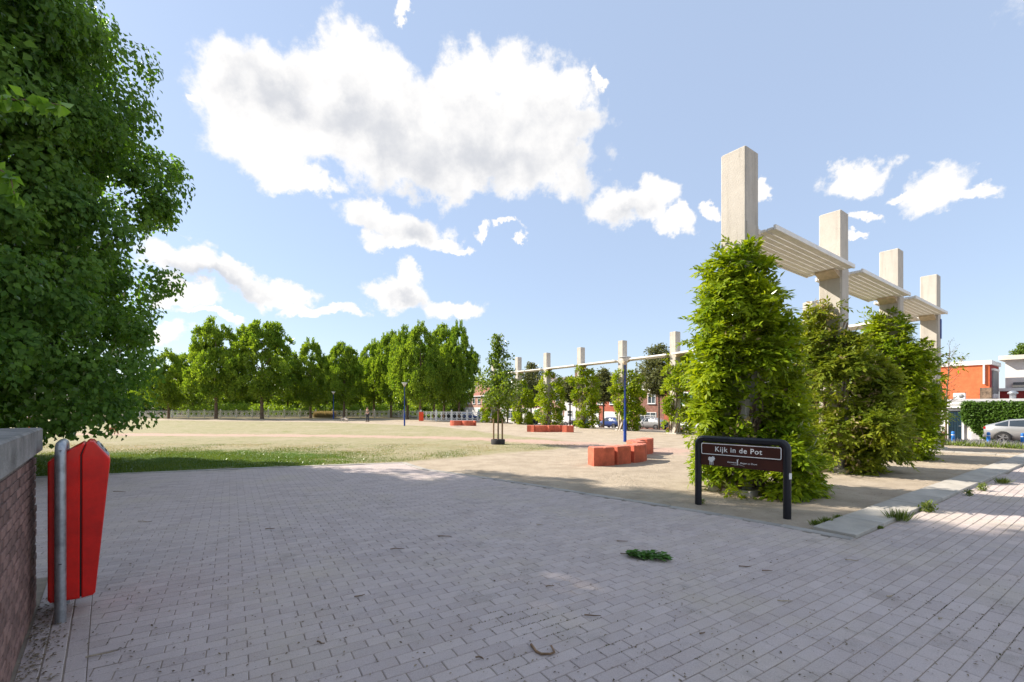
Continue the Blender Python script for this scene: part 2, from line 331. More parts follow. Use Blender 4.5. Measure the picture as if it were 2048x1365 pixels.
class MB:
    def __init__(s): s.v = []; s.f = []; s.sm = []
    def add(s, vs, fs, smooth=False):
        n = len(s.v); s.v += [tuple(map(float, p)) for p in vs]; s.f += [tuple(i + n for i in f) for f in fs]; s.sm += [smooth] * len(fs); return s
    def box(s, c, size, rz=0., ax=None, bev=0.):
        hx, hy, hz_ = size[0] / 2, size[1] / 2, size[2] / 2
        m = ax if ax is not None else Matrix.Rotation(rz, 3, 'Z'); c = Vector(c)
        if bev <= 0:
            P = [(-hx, -hy, -hz_), (hx, -hy, -hz_), (hx, hy, -hz_), (-hx, hy, -hz_), (-hx, -hy, hz_), (hx, -hy, hz_), (hx, hy, hz_), (-hx, hy, hz_)]
            Q = [(0, 3, 2, 1), (4, 5, 6, 7), (0, 1, 5, 4), (1, 2, 6, 5), (2, 3, 7, 6), (3, 0, 4, 7)]
        else:
            b = bev; P = []
            for (z, i) in ((-hz_, b), (-hz_ + b, 0), (hz_ - b, 0), (hz_, b)):
                x, y = hx - i, hy - i
                c2 = b
                if i: P += [(-x, -y, z), (-x, -y, z), (x, -y, z), (x, -y, z), (x, y, z), (x, y, z), (-x, y, z), (-x, y, z)]
                else: P += [(-x, -y + c2, z), (-x + c2, -y, z), (x - c2, -y, z), (x, -y + c2, z), (x, y - c2, z), (x - c2, y, z), (-x + c2, y, z), (-x, y - c2, z)]
            # collapse doubled corners slightly so faces stay valid
            Q = []
            for l in range(3):
                for k in range(8):
                    a, d = l * 8 + k, l * 8 + (k + 1) % 8; Q.append((a, d, d + 8, a + 8))
            Q.append(tuple(range(7, -1, -1))); Q.append(tuple(range(24, 32)))
            eps = 1e-4
            P = [(p[0] * (1 + (eps if i % 2 else 0)), p[1] * (1 + (0 if i % 2 else eps)), p[2]) for i, p in enumerate(P)]
        return s.add([c + m @ Vector(p) for p in P], Q)
    def tube(s, pts, rad, n=8, cap=True, smooth=True):
        pts = [Vector(p) for p in pts]
        if not hasattr(rad, '__len__'): rad = [rad] * len(pts)
        vs, fs = [], []; prev = None
        for i, p in enumerate(pts):
            t = (pts[min(i + 1, len(pts) - 1)] - pts[max(i - 1, 0)]).normalized()
            if prev is None: q = t.orthogonal().normalized()
            else:
                q = prev - t * prev.dot(t); q = q.normalized() if q.length > 1e-6 else t.orthogonal().normalized()
            prev = q; w = t.cross(q)
            for k in range(n):
                an = 2 * math.pi * k / n; vs.append(p + (q * math.cos(an) + w * math.sin(an)) * rad[i])
        for i in range(len(pts) - 1):
            for k in range(n):
                a = i * n + k; b = i * n + (k + 1) % n; fs.append((a, b, b + n, a + n))
        s.add(vs, fs, smooth)
        if cap:
            s.add(vs[:n], [tuple(range(n - 1, -1, -1))]); s.add(vs[-n:], [tuple(range(n))])
        return s
    def lathe(s, prof, n=16, c=(0, 0, 0), smooth=True):
        vs, fs = [], []
        for r_, z in prof:
            for k in range(n):
                an = 2 * math.pi * k / n; vs.append((c[0] + r_ * math.cos(an), c[1] + r_ * math.sin(an), c[2] + z))
        for i in range(len(prof) - 1):
            for k in range(n):
                a = i * n + k; b = i * n + (k + 1) % n; fs.append((a, b, b + n, a + n))
        return s.add(vs, fs, smooth)
    def prism(s, poly, z0, z1, ax=None, c=(0, 0, 0)):
        n = len(poly); m = ax if ax is not None else Matrix.Identity(3); c = Vector(c)
        vs = [c + m @ Vector((p[0], p[1], z0)) for p in poly] + [c + m @ Vector((p[0], p[1], z1)) for p in poly]
        fs = [tuple(range(n - 1, -1, -1)), tuple(range(n, 2 * n))] + [(i, (i + 1) % n, n + (i + 1) % n, n + i) for i in range(n)]
        return s.add(vs, fs)
    def quad(s, a, b, c, d): return s.add([a, b, c, d], [(0, 1, 2, 3)])
    def mesh(s, name):
        me = bpy.data.meshes.new(name); me.from_pydata(s.v, [], s.f); me.polygons.foreach_set('use_smooth', s.sm); me.update(); return me
    def build(s, name, m, parent=None, world=False):
        if world and parent is not None:
            L = parent.location; s.v = [(p[0] - L.x, p[1] - L.y, p[2] - L.z) for p in s.v]
        return link(name, s.mesh(name), m, parent)
def unit(a): return a / np.maximum(np.linalg.norm(a, axis=-1, keepdims=True), 1e-9)
def leaf_arrays(pos, d, nrm, L, W, fold=.18):
    d = unit(d); side = unit(np.cross(d, nrm)); up = np.cross(side, d)
    L = np.broadcast_to(np.asarray(L, float), (len(pos),))[:, None]; W = np.broadcast_to(np.asarray(W, float), (len(pos),))[:, None]
    mid = pos + d * L * .45 + up * W * fold
    v = np.stack([pos, mid + side * W * .5, pos + d * L - up * W * fold * .5, mid - side * W * .5], 1).reshape(-1, 3)
    i = np.arange(len(pos))[:, None] * 4
    f = np.concatenate([i + np.array([[0, 1, 2]]), i + np.array([[0, 2, 3]])], 1).reshape(-1, 3)
    return v, f
def leaves_obj(name, parts, m, parent=None):
    vs, fs, n = [], [], 0
    for v, f in parts: vs.append(v); fs.append(f + n); n += len(v)
    return link(name, arr_mesh(name, np.concatenate(vs), np.concatenate(fs)), m, parent)
def rdir(r, n): return unit(r.normal(size=(n, 3)))
def clumps(r, C, O, per, rad, L, W, up=0.0, out=.5, flat=.7):
    K = len(C); idx = np.repeat(np.arange(K), per); n = len(idx)
    off = r.normal(size=(n, 3)) * rad * np.array([1, 1, flat]) * .6
    pos = C[idx] + off
    d = O[idx] * out + rdir(r, n) * .8 + np.array([0, 0, up])
    nr = rdir(r, n) * .75 + np.array([0, 0, .6]) + O[idx] * 1.0 + off / rad * .5
    return leaf_arrays(pos, d, nr, L * r.uniform(.7, 1.25, n), W * r.uniform(.75, 1.2, n))

def boughs(r, C, O, per, Rb, L, W, droop=.5, flat=.75, hemi=.8, out=.4):
    K = len(C); idx = np.repeat(np.arange(K), per); n = len(idx)
    Rk = Rb * r.uniform(.65, 1.3, K)
    d = unit(rdir(r, n) + (O[idx] + np.array([0, 0, .45])) * hemi)
    q = Rk[idx] * (1 - .55 * r.uniform(0, 1, n) ** 1.7)
    wob = 1 + .25 * np.sin(d[:, 0] * 5 + idx) * np.sin(d[:, 1] * 6 + idx * 1.7)
    pos = C[idx] + d * (q * wob)[:, None] * np.array([1, 1, flat])
    ld = d * out + rdir(r, n) * .6 + np.array([0, 0, -droop])
    nr = d * 1.1 + rdir(r, n) * .65 + np.array([0, 0, .25])
    return leaf_arrays(pos, ld, nr, L * r.uniform(.7, 1.25, n), W * r.uniform(.75, 1.2, n))

# ------------------------------------------------------------------ ground
def seg_sd(px_, py_, poly):
    P = np.array(poly, float); Q = np.roll(P, -1, 0)
    inside = np.zeros(px_.shape, bool); dmin = np.full(px_.shape, 1e9)
    for (x0, y0), (x1, y1) in zip(P, Q):
        cond = ((y0 > py_) != (y1 > py_)); xi = (x1 - x0) * (py_ - y0) / ((y1 - y0) if abs(y1 - y0) > 1e-9 else 1e-9) + x0
        inside ^= cond & (px_ < xi)
        dx, dy = x1 - x0, y1 - y0; t = np.clip(((px_ - x0) * dx + (py_ - y0) * dy) / (dx * dx + dy * dy + 1e-12), 0, 1)
        dmin = np.minimum(dmin, np.hypot(px_ - x0 - t * dx, py_ - y0 - t * dy))
    return np.where(inside, -dmin, dmin)
def line_sd(px_, py_, pts):
    dmin = np.full(px_.shape, 1e9)
    for (x0, y0), (x1, y1) in zip(pts[:-1], pts[1:]):
        dx, dy = x1 - x0, y1 - y0; t = np.clip(((px_ - x0) * dx + (py_ - y0) * dy) / (dx * dx + dy * dy + 1e-12), 0, 1)
        dmin = np.minimum(dmin, np.hypot(px_ - x0 - t * dx, py_ - y0 - t * dy))
    return dmin
KERB_L = [(-22, 6.6), (-14, 9.65), (-10.1, 11.0), (-6.5, 12.25), (-3.2, 13.3)]
KERB_R = [(-2.4, 12.0), (-.27, 10.25), (1.23, 8.82), (2.98, 7.22), (3.74, 6.42), (4.32, 5.70)]
SLAB_O = np.array((4.36, 5.72)); SLAB_D = unit(np.array((.822, .569)))
PAVE = KERB_L + KERB_R + [tuple(SLAB_O + SLAB_D * 5), tuple(SLAB_O + SLAB_D * 20), (26, 10), (26, -7), (-22, -7)]
LAWN = [(-60, -6), (-22, 6.75), (-14, 9.8), (-10.1, 11.15), (-6.5, 12.4), (-3.2, 13.45), (-.4, 15.8), (1.45, 17.2), (2.8, 18.9), (3.2, 20.5), (2.2, 24), (-.8, 30.4), (-3.3, 35.4), (-7.7, 42.3), (-22, 51.6), (-45, 58), (-90, 62), (-90, -6)]
TRACK = [(-60, 30), (-27.5, 30), (-11.5, 28.3), (-3.6, 25.7), (.65, 22.4), (3.2, 19.5), (5.5, 17)]
GX0, GX1, GY0, GY1, GS = -60., 72., -8., 90., .5
def ground_attrs(me, xy):
    x, y = xy[:, 0], xy[:, 1]
    lawn = np.clip(seg_sd(x, y, LAWN), -5, 5)
    trk = np.clip(line_sd(x, y, TRACK) - 1.25, -5, 5)
    b = (x - C1[0]) * U[0] + (y - C1[1]) * U[1]
    road = np.clip(27.0 - b, -5, 5); wood = np.clip(np.minimum(66 - y, 5), -5, 5)
    green = np.hypot((x + 10.8) / 5.6, (y - 13.2) / 3.4) - 1
    for nme, a in (('lawn', lawn), ('track', trk), ('road', road), ('wood', wood), ('green', np.clip(green, -3, 3))):
        at = me.attributes.new(nme, 'FLOAT', 'POINT'); at.data.foreach_set('value', a.astype(np.float32))
def ground_material():
    m, nt, b = new_mat('ground'); L = nt.links.new
    tcn = nt.nodes.new('ShaderNodeTexCoord')
    def noise(s, d=6, r=.6):
        n = nt.nodes.new('ShaderNodeTexNoise'); n.inputs['Scale'].default_value = s; n.inputs['Detail'].default_value = d; n.inputs['Roughness'].default_value = r
        L(tcn.outputs['Object'], n.inputs['Vector']); return n.outputs['Fac']
    def attr(n): a = nt.nodes.new('ShaderNodeAttribute'); a.attribute_name = n; return a.outputs['Fac']
    def mth(op, a, b_=None, c=None):
        n = nt.nodes.new('ShaderNodeMath'); n.operation = op
        for i, v in enumerate((a, b_, c)):
            if v is None: continue
            if isinstance(v, (int, float)): n.inputs[i].default_value = v
            else: L(v, n.inputs[i])
        return n.outputs[0]
    def mrange(v, a, c, t0=0., t1=1.):
        n = nt.nodes.new('ShaderNodeMapRange'); n.interpolation_type = 'SMOOTHSTEP'
        n.inputs['From Min'].default_value = a; n.inputs['From Max'].default_value = c; n.inputs['To Min'].default_value = t0; n.inputs['To Max'].default_value = t1
        L(v, n.inputs['Value']); return n.outputs[0]
    def mix(f, A, B):
        n = nt.nodes.new('ShaderNodeMix'); n.data_type = 'RGBA'
        for k, v in (('Factor', f), ('A', A), ('B', B)):
            if isinstance(v, tuple): n.inputs[k].default_value = (*v, 1)
            else: L(v, n.inputs[k])
        return n.outputs['Result']
    big, mid, fine, vf, grit = noise(.35, 5), noise(1.6, 6), noise(9, 7, .7), noise(60, 5, .7), noise(24, 6, .75)
    sand = mix(mrange(mid, .35, .68), (.44, .37, .285), (.35, .29, .22))
    sand = mix(mrange(fine, .52, .72, 0, .65), sand, (.29, .225, .155))
    sand = mix(mrange(vf, .56, .74, 0, .55), sand, (.60, .53, .43))
    sand = mix(mrange(vf, .40, .28, 0, .6), sand, (.19, .145, .10))
    sand = mix(mrange(grit, .58, .70, 0, .6), sand, (.25, .19, .125))
    sand = mix(mrange(grit, .40, .30, 0, .5), sand, (.62, .55, .45))
    dry = mix(mrange(fine, .38, .66), (.355, .315, .205), (.265, .245, .135))
    dry = mix(mrange(mid, .50, .64, 0, .70), dry, (.215, .225, .085))
    dry = mix(mrange(big, .52, .68, 0, .55), dry, (.40, .335, .25))
    dry = mix(mrange(vf, .50, .72, 0, .6), dry, (.17, .165, .08))
    gf = mth('ADD', attr('green'), mth('MULTIPLY', mth('SUBTRACT', mid, .5), 1.6))
    dry = mix(mrange(gf, .25, -.15), dry, mix(mrange(fine, .35, .65), (.085, .155, .018), (.05, .10, .012)))
    dirt = mix(mrange(fine, .35, .7), (.47, .335, .275), (.41, .285, .225))
    def edge(at, amp, s0, s1):
        e = mth('ADD', attr(at), mth('ADD', mth('MULTIPLY', mth('SUBTRACT', mid, .5), amp), mth('MULTIPLY', mth('SUBTRACT', fine, .5), amp)))
        return mrange(e, s0, s1)
    col = mix(edge('lawn', 1.6, .25, -.25), sand, dry)
    col = mix(edge('track', 2.4, .5, -.5), col, dirt)
    col = mix(edge('wood', 3., .6, -.6), col, mix(mrange(mid, .4, .6), (.10, .10, .04), (.16, .12, .07)))
    col = mix(edge('road', .1, .02, -.02), col, mix(mrange(fine, .3, .7), (.19, .15, .135), (.14, .115, .105)))
    L(col, b.inputs['Base Color']); b.inputs['Roughness'].default_value = .95; b.inputs['Specular IOR Level'].default_value = .15
    bp = nt.nodes.new('ShaderNodeBump'); bp.inputs['Strength'].default_value = .7; bp.inputs['Distance'].default_value = .05
    L(mth('ADD', mth('MULTIPLY', fine, 1.), mth('MULTIPLY', vf, .5)), bp.inputs['Height']); L(bp.outputs[0], b.inputs['Normal'])
    return m
M['ground'] = ground_material()
gx = np.arange(GX0, GX1 + .01, GS); gy = np.arange(GY0, GY1 + .01, GS)
XX, YY = np.meshgrid(gx, gy); nx, ny = len(gx), len(gy)
sdp = seg_sd(XX, YY, PAVE)
hump = .018 * np.sin(XX * 1.3 + YY * .7) * np.sin(YY * 1.1 - XX * .45) * np.clip(sdp / 2, 0, 1)
ZZ = G(XX, YY) + hump - .06 * np.clip(-sdp / .6, 0, 1)
gv = np.stack([XX, YY, ZZ], -1).reshape(-1, 3)
iy, ix = np.meshgrid(np.arange(ny - 1), np.arange(nx - 1), indexing='ij')
q0 = (iy * nx + ix).ravel(); gf = np.stack([q0, q0 + 1, q0 + nx + 1, q0 + nx], 1)
fc = gv[gf].mean(1)
z_lawn = seg_sd(fc[:, 0], fc[:, 1], LAWN) < 0; z_trk = line_sd(fc[:, 0], fc[:, 1], TRACK) < 1.25
z_b = (fc[:, 0] - C1[0]) * U[0] + (fc[:, 1] - C1[1]) * U[1]
zone = np.where(z_b > 27, 3, np.where(fc[:, 1] > 66, 4, np.where(z_trk, 2, np.where(z_lawn, 1, 0))))
for k, nme in enumerate(('sand_ground', 'lawn', 'dirt_path', 'street', 'woodland_floor')):
    sel = gf[zone == k]; u_, inv = np.unique(sel, return_inverse=True)
    me = arr_mesh(nme, gv[u_], inv.reshape(-1, 4), True); ground_attrs(me, gv[u_])
    tag(link(nme, me, M['ground']), kind='structure')
# far terrain, out to the horizon
fx = np.concatenate([np.linspace(-1500, GX0, 12), np.linspace(GX0, GX1, 12)[1:], np.linspace(GX1, 1500, 12)[1:]])
fy = np.concatenate([np.linspace(-200, GY0, 5), np.linspace(GY0, GY1, 10)[1:], np.linspace(GY1, 3000, 16)[1:]])
FX, FY = np.meshgrid(fx, fy); fv = np.stack([FX, FY, G(FX, FY)], -1).reshape(-1, 3)
jy, jx = np.meshgrid(np.arange(len(fy) - 1), np.arange(len(fx) - 1), indexing='ij'); p0 = (jy * len(fx) + jx).ravel()
ff = np.stack([p0, p0 + 1, p0 + len(fx) + 1, p0 + len(fx)], 1); cc = fv[ff].mean(1)
ff = ff[~((cc[:, 0] > GX0) & (cc[:, 0] < GX1) & (cc[:, 1] > GY0) & (cc[:, 1] < GY1))]
me = arr_mesh('terrain', fv, ff); ground_attrs(me, fv); tag(link('terrain', me, M['ground']), kind='structure')

# ------------------------------------------------------------------ brick wall beside the camera
WA = np.array((-4.0, 3.78)); WD = unit(np.array((.67, -.742))); WN = np.array((-WD[1], WD[0]))
WAX = Matrix(((WD[0], -WN[0], 0), (WD[1], -WN[1], 0), (0, 0, 1)))   # local x along wall, y into the wall
WLEN, WTH, WTOP = 5.2, 1.9, 1.32
wall = thing('brick_wall', 'low dark red brick wall with a grey concrete coping beside the red bin', 'wall', (WA[0], WA[1], 0), math.atan2(WD[1], WD[0]))
# local frame: x along the wall towards the camera, y = left normal (points out of the face), so the body lies at negative y
end_skew = -.62
body = [(0.01, -.012), (WLEN, -.012), (WLEN, -WTH), (end_skew + .01, -WTH)]
MB().prism(body, -.1, WTOP).build('core', M['mortar'], wall)
cop = [(-.03, .035), (WLEN, .035), (WLEN, -WTH - .03), (end_skew - .03, -WTH - .03)]
c_ = MB(); n = 4
z0, z1, bv = WTOP + .001, WTOP + .19, .012
def inset(poly, d):
    cx = sum(p[0] for p in poly) / len(poly); cy = sum(p[1] for p in poly) / len(poly)
    return [(p[0] + (d if p[0] < cx else -d), p[1] + (d if p[1] < cy else -d)) for p in poly]
ci = inset(cop, bv)
c_.add([(p[0], p[1], z0) for p in cop] + [(p[0], p[1], z1 - bv) for p in cop] + [(p[0], p[1], z1) for p in ci],
       [(3, 2, 1, 0), (8, 9, 10, 11)] + [(i, (i + 1) % 4, 4 + (i + 1) % 4, 4 + i) for i in range(4)] + [(4 + i, 4 + (i + 1) % 4, 8 + (i + 1) % 4, 8 + i) for i in range(4)])
c_.build('coping', M['coping'], wall)
bm_full = MB().box((0, 0, 0), (.206, .06, .054), bev=.004).mesh('brick'); bm_half = MB().box((0, 0, 0), (.098, .06, .054), bev=.004).mesh('brick')
bm_full.materials.append(M['brick']); bm_half.materials.append(M['brick'])
bstuff = MB(); nb = 0
for c in range(20):
    z = .006 + .033 + c * .0665
    if z + .03 > WTOP: break
    x = 0.0; k = 0
    while x < WLEN - .2:
        half = (k == 0 and c % 2)
        w = .098 if half else .206
        xc = x + w / 2; dy = random.uniform(-.003, .003)
        if x < 2.6 and nb < 295:
            o = bpy.data.objects.new('brick', bm_half if half else bm_full); COL.objects.link(o); o.parent = wall
            o.location = (xc, -.030 + dy, z); o.rotation_euler = (0, 0, random.uniform(-.008, .008)); nb += 1
        else: bstuff.box((xc, -.030 + dy, z), (w, .06, .054))
        x += w + .0105; k += 1
tag(bstuff.build('brick_courses', M['brick'], wall), kind='stuff')

# ------------------------------------------------------------------ pavement: single pavers in curved rows
pave = MB()
pave.add([(x, y, -.006) for x, y in PAVE], [tuple(range(len(PAVE)))])
pavo = tag(pave.build('pavement', M['bed']), kind='structure')
PL, PW, JT = .238, .105, .0045
PO = np.array((0., 3.6)); PHD = R(32); E1 = np.array((math.cos(PHD), math.sin(PHD))); E2 = np.array((-E1[1], E1[0])); KAP = 1 / 150.
cand = []
for ri in range(-130, 150):
    s_ = np.arange(-16, 18, PL + JT) + (.5 * (PL + JT) if ri % 2 else 0) + rng.uniform(-.003, .003)
    q_ = ri * (PW + JT) + KAP * s_ * s_ / 2
    cand.append(np.stack([PO[0] + s_ * E1[0] + q_ * E2[0], PO[1] + s_ * E1[1] + q_ * E2[1], PHD + np.arctan(KAP * s_)], 1))
cand = np.concatenate(cand)
sd = seg_sd(cand[:, 0], cand[:, 1], PAVE)
rel = cand[:, :2] - WA; wx, wy = rel @ WD, rel @ WN
WCUT = .347
near_wall = (wx > -.95) & (wx < WLEN)
keep = (sd < -.02) & ~(near_wall & (wy < WCUT - .11) & (wy > -3)) & (cand[:, 0] > -14) & (cand[:, 0] < 18) & (cand[:, 1] > -.5) \
       & (np.abs(cand[:, 0]) < cand[:, 1] * 1.2 + 3.2)
cut = near_wall & (np.abs(wy - WCUT) < .12) & keep
cut_list = cand[cut]
cand = cand[keep & ~cut]
# courses laid along the wall
ec = []
for row in range(3):
    x = -.85 + (.1 if row % 2 else 0)
    while x < WLEN:
        p = WA + WD * x + WN * (.065 + row * .112); ec.append((p[0], p[1], math.atan2(WD[1], WD[0]))); x += .2435
ec = np.array(ec); ec = ec[ec[:, 1] > -.5]
allp = np.concatenate([cand, ec])
PJ = rng.uniform(-1, 1, (len(allp), 4))
def in_view(p):
    Yq = np.maximum(p[:, 1], .05); x = CX + F * p[:, 0] / Yq; y = HY + F * EYE / Yq
    return (p[:, 1] > .5) & (x > 0) & (x < 2048) & (y < 1365)
vis = in_view(allp); score = np.where(vis, -allp[:, 1], -1e9)
top = set(np.argsort(-score)[:290].tolist())
PMESH = MB().box((0, 0, -.02), (PL, PW, .04), bev=.0045).mesh('paver'); PMESH.materials.append(M['paver'])
bv = np.array(MB().box((0, 0, -.02), (PL, PW, .04), bev=.0045).v); bfaces = [f for f in MB().box((0, 0, -.02), (PL, PW, .04), bev=.0045).f]
uv_ = bv[8:]                                    # skip the hidden bottom ring
ufq = np.array([[i - 8 for i in f] for f in bfaces if len(f) == 4 and min(f) >= 8]); uft = np.array([[i - 8 for i in bfaces[-1]]])
SV, SQ, ST, n0 = [], [], [], 0
cutmb = MB()
for x, y, t in cut_list:      # pavers cut to fit along the wall courses
    c_, s_ = math.cos(t), math.sin(t); P = [(x + a * c_ - b * s_, y + a * s_ + b * c_) for a, b in ((-PL / 2, -PW / 2), (PL / 2, -PW / 2), (PL / 2, PW / 2), (-PL / 2, PW / 2))]
    D_ = [(p[0] - WA[0]) * WN[0] + (p[1] - WA[1]) * WN[1] - WCUT for p in P]; Q = []
    for i in range(4):
        j = (i + 1) % 4
        if D_[i] >= 0: Q.append(P[i])
        if (D_[i] >= 0) != (D_[j] >= 0): f = D_[i] / (D_[i] - D_[j]); Q.append((P[i][0] + f * (P[j][0] - P[i][0]), P[i][1] + f * (P[j][1] - P[i][1])))
    if len(Q) >= 3: cutmb.prism(Q, -.04, .0)
tag(cutmb.build('cut_pavers', M['paver'], pavo), kind='stuff')
for i, (x, y, t) in enumerate(allp):
    rz = t + PJ[i, 0] * .008; z = .0012 * PJ[i, 1] + .0025 * math.sin(x * 1.7 + y) * math.sin(y * 1.9 - x * .6)
    tx, ty = PJ[i, 2] * .007, PJ[i, 3] * .004
    if i in top:
        o = bpy.data.objects.new('paver', PMESH); COL.objects.link(o); o.parent = pavo
        o.location = (x, y, z); o.rotation_euler = (tx, ty, rz)
    else:
        m3 = np.array(Euler((tx, ty, rz)).to_matrix())
        SV.append(uv_ @ m3.T + np.array((x, y, z))); SQ.append(ufq + n0); ST.append(uft + n0); n0 += len(uv_)
pm = bpy.data.meshes.new('paver_field')
pm.from_pydata(np.concatenate(SV).tolist(), [], np.concatenate(SQ).tolist() + np.concatenate(ST).tolist()); pm.update()
tag(link('paver_field', pm, M['paver'], pavo), kind='stuff')

# concrete edging along the lawn and along the sand, one stone at a time
def edging(name, pts, w, step, parent_name, mkey, z=.006):
    par = MB()
    pts = [Vector((*p, 0)) for p in pts]
    base = None; pieces = []
    d_acc = 0; cur = 0
    # resample
    out = [pts[0]]; 
    total = sum((pts[i + 1] - pts[i]).length for i in range(len(pts) - 1)); nseg = int(total / step)
    for k in range(1, nseg + 1):
        s = k * total / nseg
        for i in range(len(pts) - 1):
            l = (pts[i + 1] - pts[i]).length
            if s <= l + 1e-6: out.append(pts[i].lerp(pts[i + 1], s / l)); break
            s -= l
    m = MB()
    for i in range(len(out) - 1):
        a, b = out[i], out[i + 1]; c = (a + b) / 2; d = b - a
        m.box((c.x, c.y, -.08), (d.length, w * .8, .10), math.atan2(d.y, d.x))
    root = tag(m.build(parent_name, M['bed']), kind='structure')
    for i in range(len(out) - 1):
        a, b = out[i], out[i + 1]; c = (a + b) / 2; d = b - a
        q = MB().box((0, 0, 0), (d.length - .008, w, .11), bev=.008)
        o = q.build(name, M[mkey], root); o.location = (c.x, c.y, z - .055 + random.uniform(-.004, .004)); o.rotation_euler = (0, random.uniform(-.004, .004), math.atan2(d.y, d.x))
    return root
edging('edging_stone', KERB_L, .16, 1.0, 'kerb_line_lawn', 'edging', .014)
edging('edging_stone', [(-3.2, 13.3), (-2.4, 12.0)] + KERB_R[1:], .15, .8, 'kerb_line_sand', 'edging', .010)
sl0 = SLAB_O + np.array((-SLAB_D[1], SLAB_D[0])) * .25 + SLAB_D * .05
edging('slab', [tuple(sl0), tuple(sl0 + SLAB_D * 19)], .50, 1.0, 'slab_path', 'slab', .05)
kr = [AB(-1.1 - k * 1.0, 13.4) for k in range(10)]
edging('edging_stone', [tuple(p) for p in [AB(1.2, 13.4)] + kr], .14, 1.0, 'kerb_line_plaza', 'slab', .05)

# ------------------------------------------------------------------ columns and canopies
COLS = [(4.53, 8.95), (8.42, 11.77), (12.31, 14.59), (16.2, 17.41), (14.5, 21.8), (12.8, 26.2), (11.1, 30.6), (8.56, 34.8), (5.97, 38.9), (3.34, 42.9), (.67, 46.8), (-2.0, 50.9)]
CDIR = []
for i in range(len(COLS)):
    d = (np.array(COLS[i + 1]) - np.array(COLS[i])) if i < len(COLS) - 1 else (np.array(COLS[i]) - np.array(COLS[i - 1]))
    if i == 3: d = np.array(COLS[3]) - np.array(COLS[2])
    CDIR.append(math.atan2(d[1], d[0]))
CTOP, CW = 6.69, .50
CLAB = ['tallest looking concrete column, rising above the vine behind the brown sign', 'concrete column second from the brown sign, holding two slatted canopies',
 'concrete column third in the front row behind the brown sign', 'concrete column at the end of the front row, blue strip near its top',
 'concrete column hidden behind the second vine of the front row', 'concrete column hidden behind the big vine by the brown sign',
 'concrete column of the back row just beside the big front vine', 'concrete column of the back row behind the tall blue lamp post',
 'concrete column of the back row with a bare pale trunk side and shaggy vine', 'concrete column above the dense round vine behind the long orange bench',
 'concrete column just beside the staked young tree', 'concrete column behind the crown of the staked young tree']
for i, (x, y) in enumerate(COLS):
    z = g(x, y)
    t = thing('concrete_column', CLAB[i], 'column', (x, y, z), CDIR[i], 'concrete pergola columns')
    sh = MB()
    H = CTOP - z; w = CW / 2; ch = .022
    prof = [(-w + ch, -w), (w - ch, -w), (w, -w + ch), (w, w - ch), (w - ch, w), (-w + ch, w), (-w, w - ch), (-w, -w + ch)]
    top_ = [(p[0] * .93, p[1] * .93) for p in prof]
    sh.add([(p[0], p[1], -.3) for p in prof] + [(p[0], p[1], H - .02) for p in prof] + [(p[0], p[1], H) for p in top_],
           [(k, (k + 1) % 8, 8 + (k + 1) % 8, 8 + k) for k in range(8)] + [(8 + k, 8 + (k + 1) % 8, 16 + (k + 1) % 8, 16 + k) for k in range(8)] + [tuple(range(16, 24))])
    sh.build('shaft', M['concrete'], t)
    # recessed panel lines where the canopies meet
    q = MB().box((0, -w - .004, (H - 1.45) / 2), (CW - .05, .012, H - 1.45 - .02)); q.build('face_panel', M['concrete'], t)
    MB().box((0, 0, .03), (CW + .35, CW + .35, .12), bev=.02).build('plinth', M['concrete'], t)
    if i == 3:
        MB().box((w * .75, -w - .02, H - 2.05), (.14, .03, .75)).build('blue_strip', M['blue'], t)
ZC = EYE + 3.45
NL = ['slatted white canopy between the two nearest concrete columns', 'slatted white canopy in the middle of the front column row', 'slatted white canopy at the far end of the front column row',
      'slatted white canopy seen edge-on beyond the end column with blue strip', 'slatted white canopy hidden behind the front vines', 'slatted white canopy beside the big vine above the round street tree',
      'slatted white canopy right of the tall blue lamp head', 'slatted white canopy left of the tall blue lamp head', 'slatted white canopy above the shaggy vine column',
      'slatted white canopy above the dense round vine', 'slatted white canopy behind the staked young tree']
for i in range(len(COLS) - 1):
    a, b = np.array(COLS[i]), np.array(COLS[i + 1]); d = b - a; Ln = float(np.hypot(*d)); ang = math.atan2(d[1], d[0])
    t = thing('slat_canopy', NL[i], 'canopy', (a[0], a[1], ZC), ang, 'slatted canopies of the pergola')
    s0, s1 = CW / 2 + .08, Ln - CW / 2 - .004
    Wd = 1.0
    for k in range(7):
        yy = -Wd / 2 + .075 + k * (Wd - .15) / 6
        MB().box(((s0 + s1) / 2, yy, 0), (s1 - s0, (Wd - .15) / 6 - .024, .05), bev=.006).build('slat', M['canopy'], t)
    for sg in (-1, 1):
        MB().box(((s0 + s1) / 2, sg * (Wd / 2 + .02), .01), (s1 - s0 + .02, .05, .10), bev=.006).build('fascia', M['canopy'], t)
    MB().box((s0 + .25, 0, .055), (.10, Wd, .06)).build('cross_beam', M['canopy'], t)
    MB().box((s1 - .3, 0, .055), (.10, Wd, .06)).build('cross_beam', M['canopy'], t)
    br = MB().prism([(0, 0), (-.34, 0), (-.34, -.05), (0, -.17)], -.22, .22, Matrix(((1, 0, 0), (0, 0, 1), (0, 1, 0))), (s1 - .002, 0, -.027))
    br.build('bracket', M['bracket'], t)
    MB().box((CW / 2 + .045, 0, -.01), (.085, .5, .10)).build('bracket', M['canopy'], t)

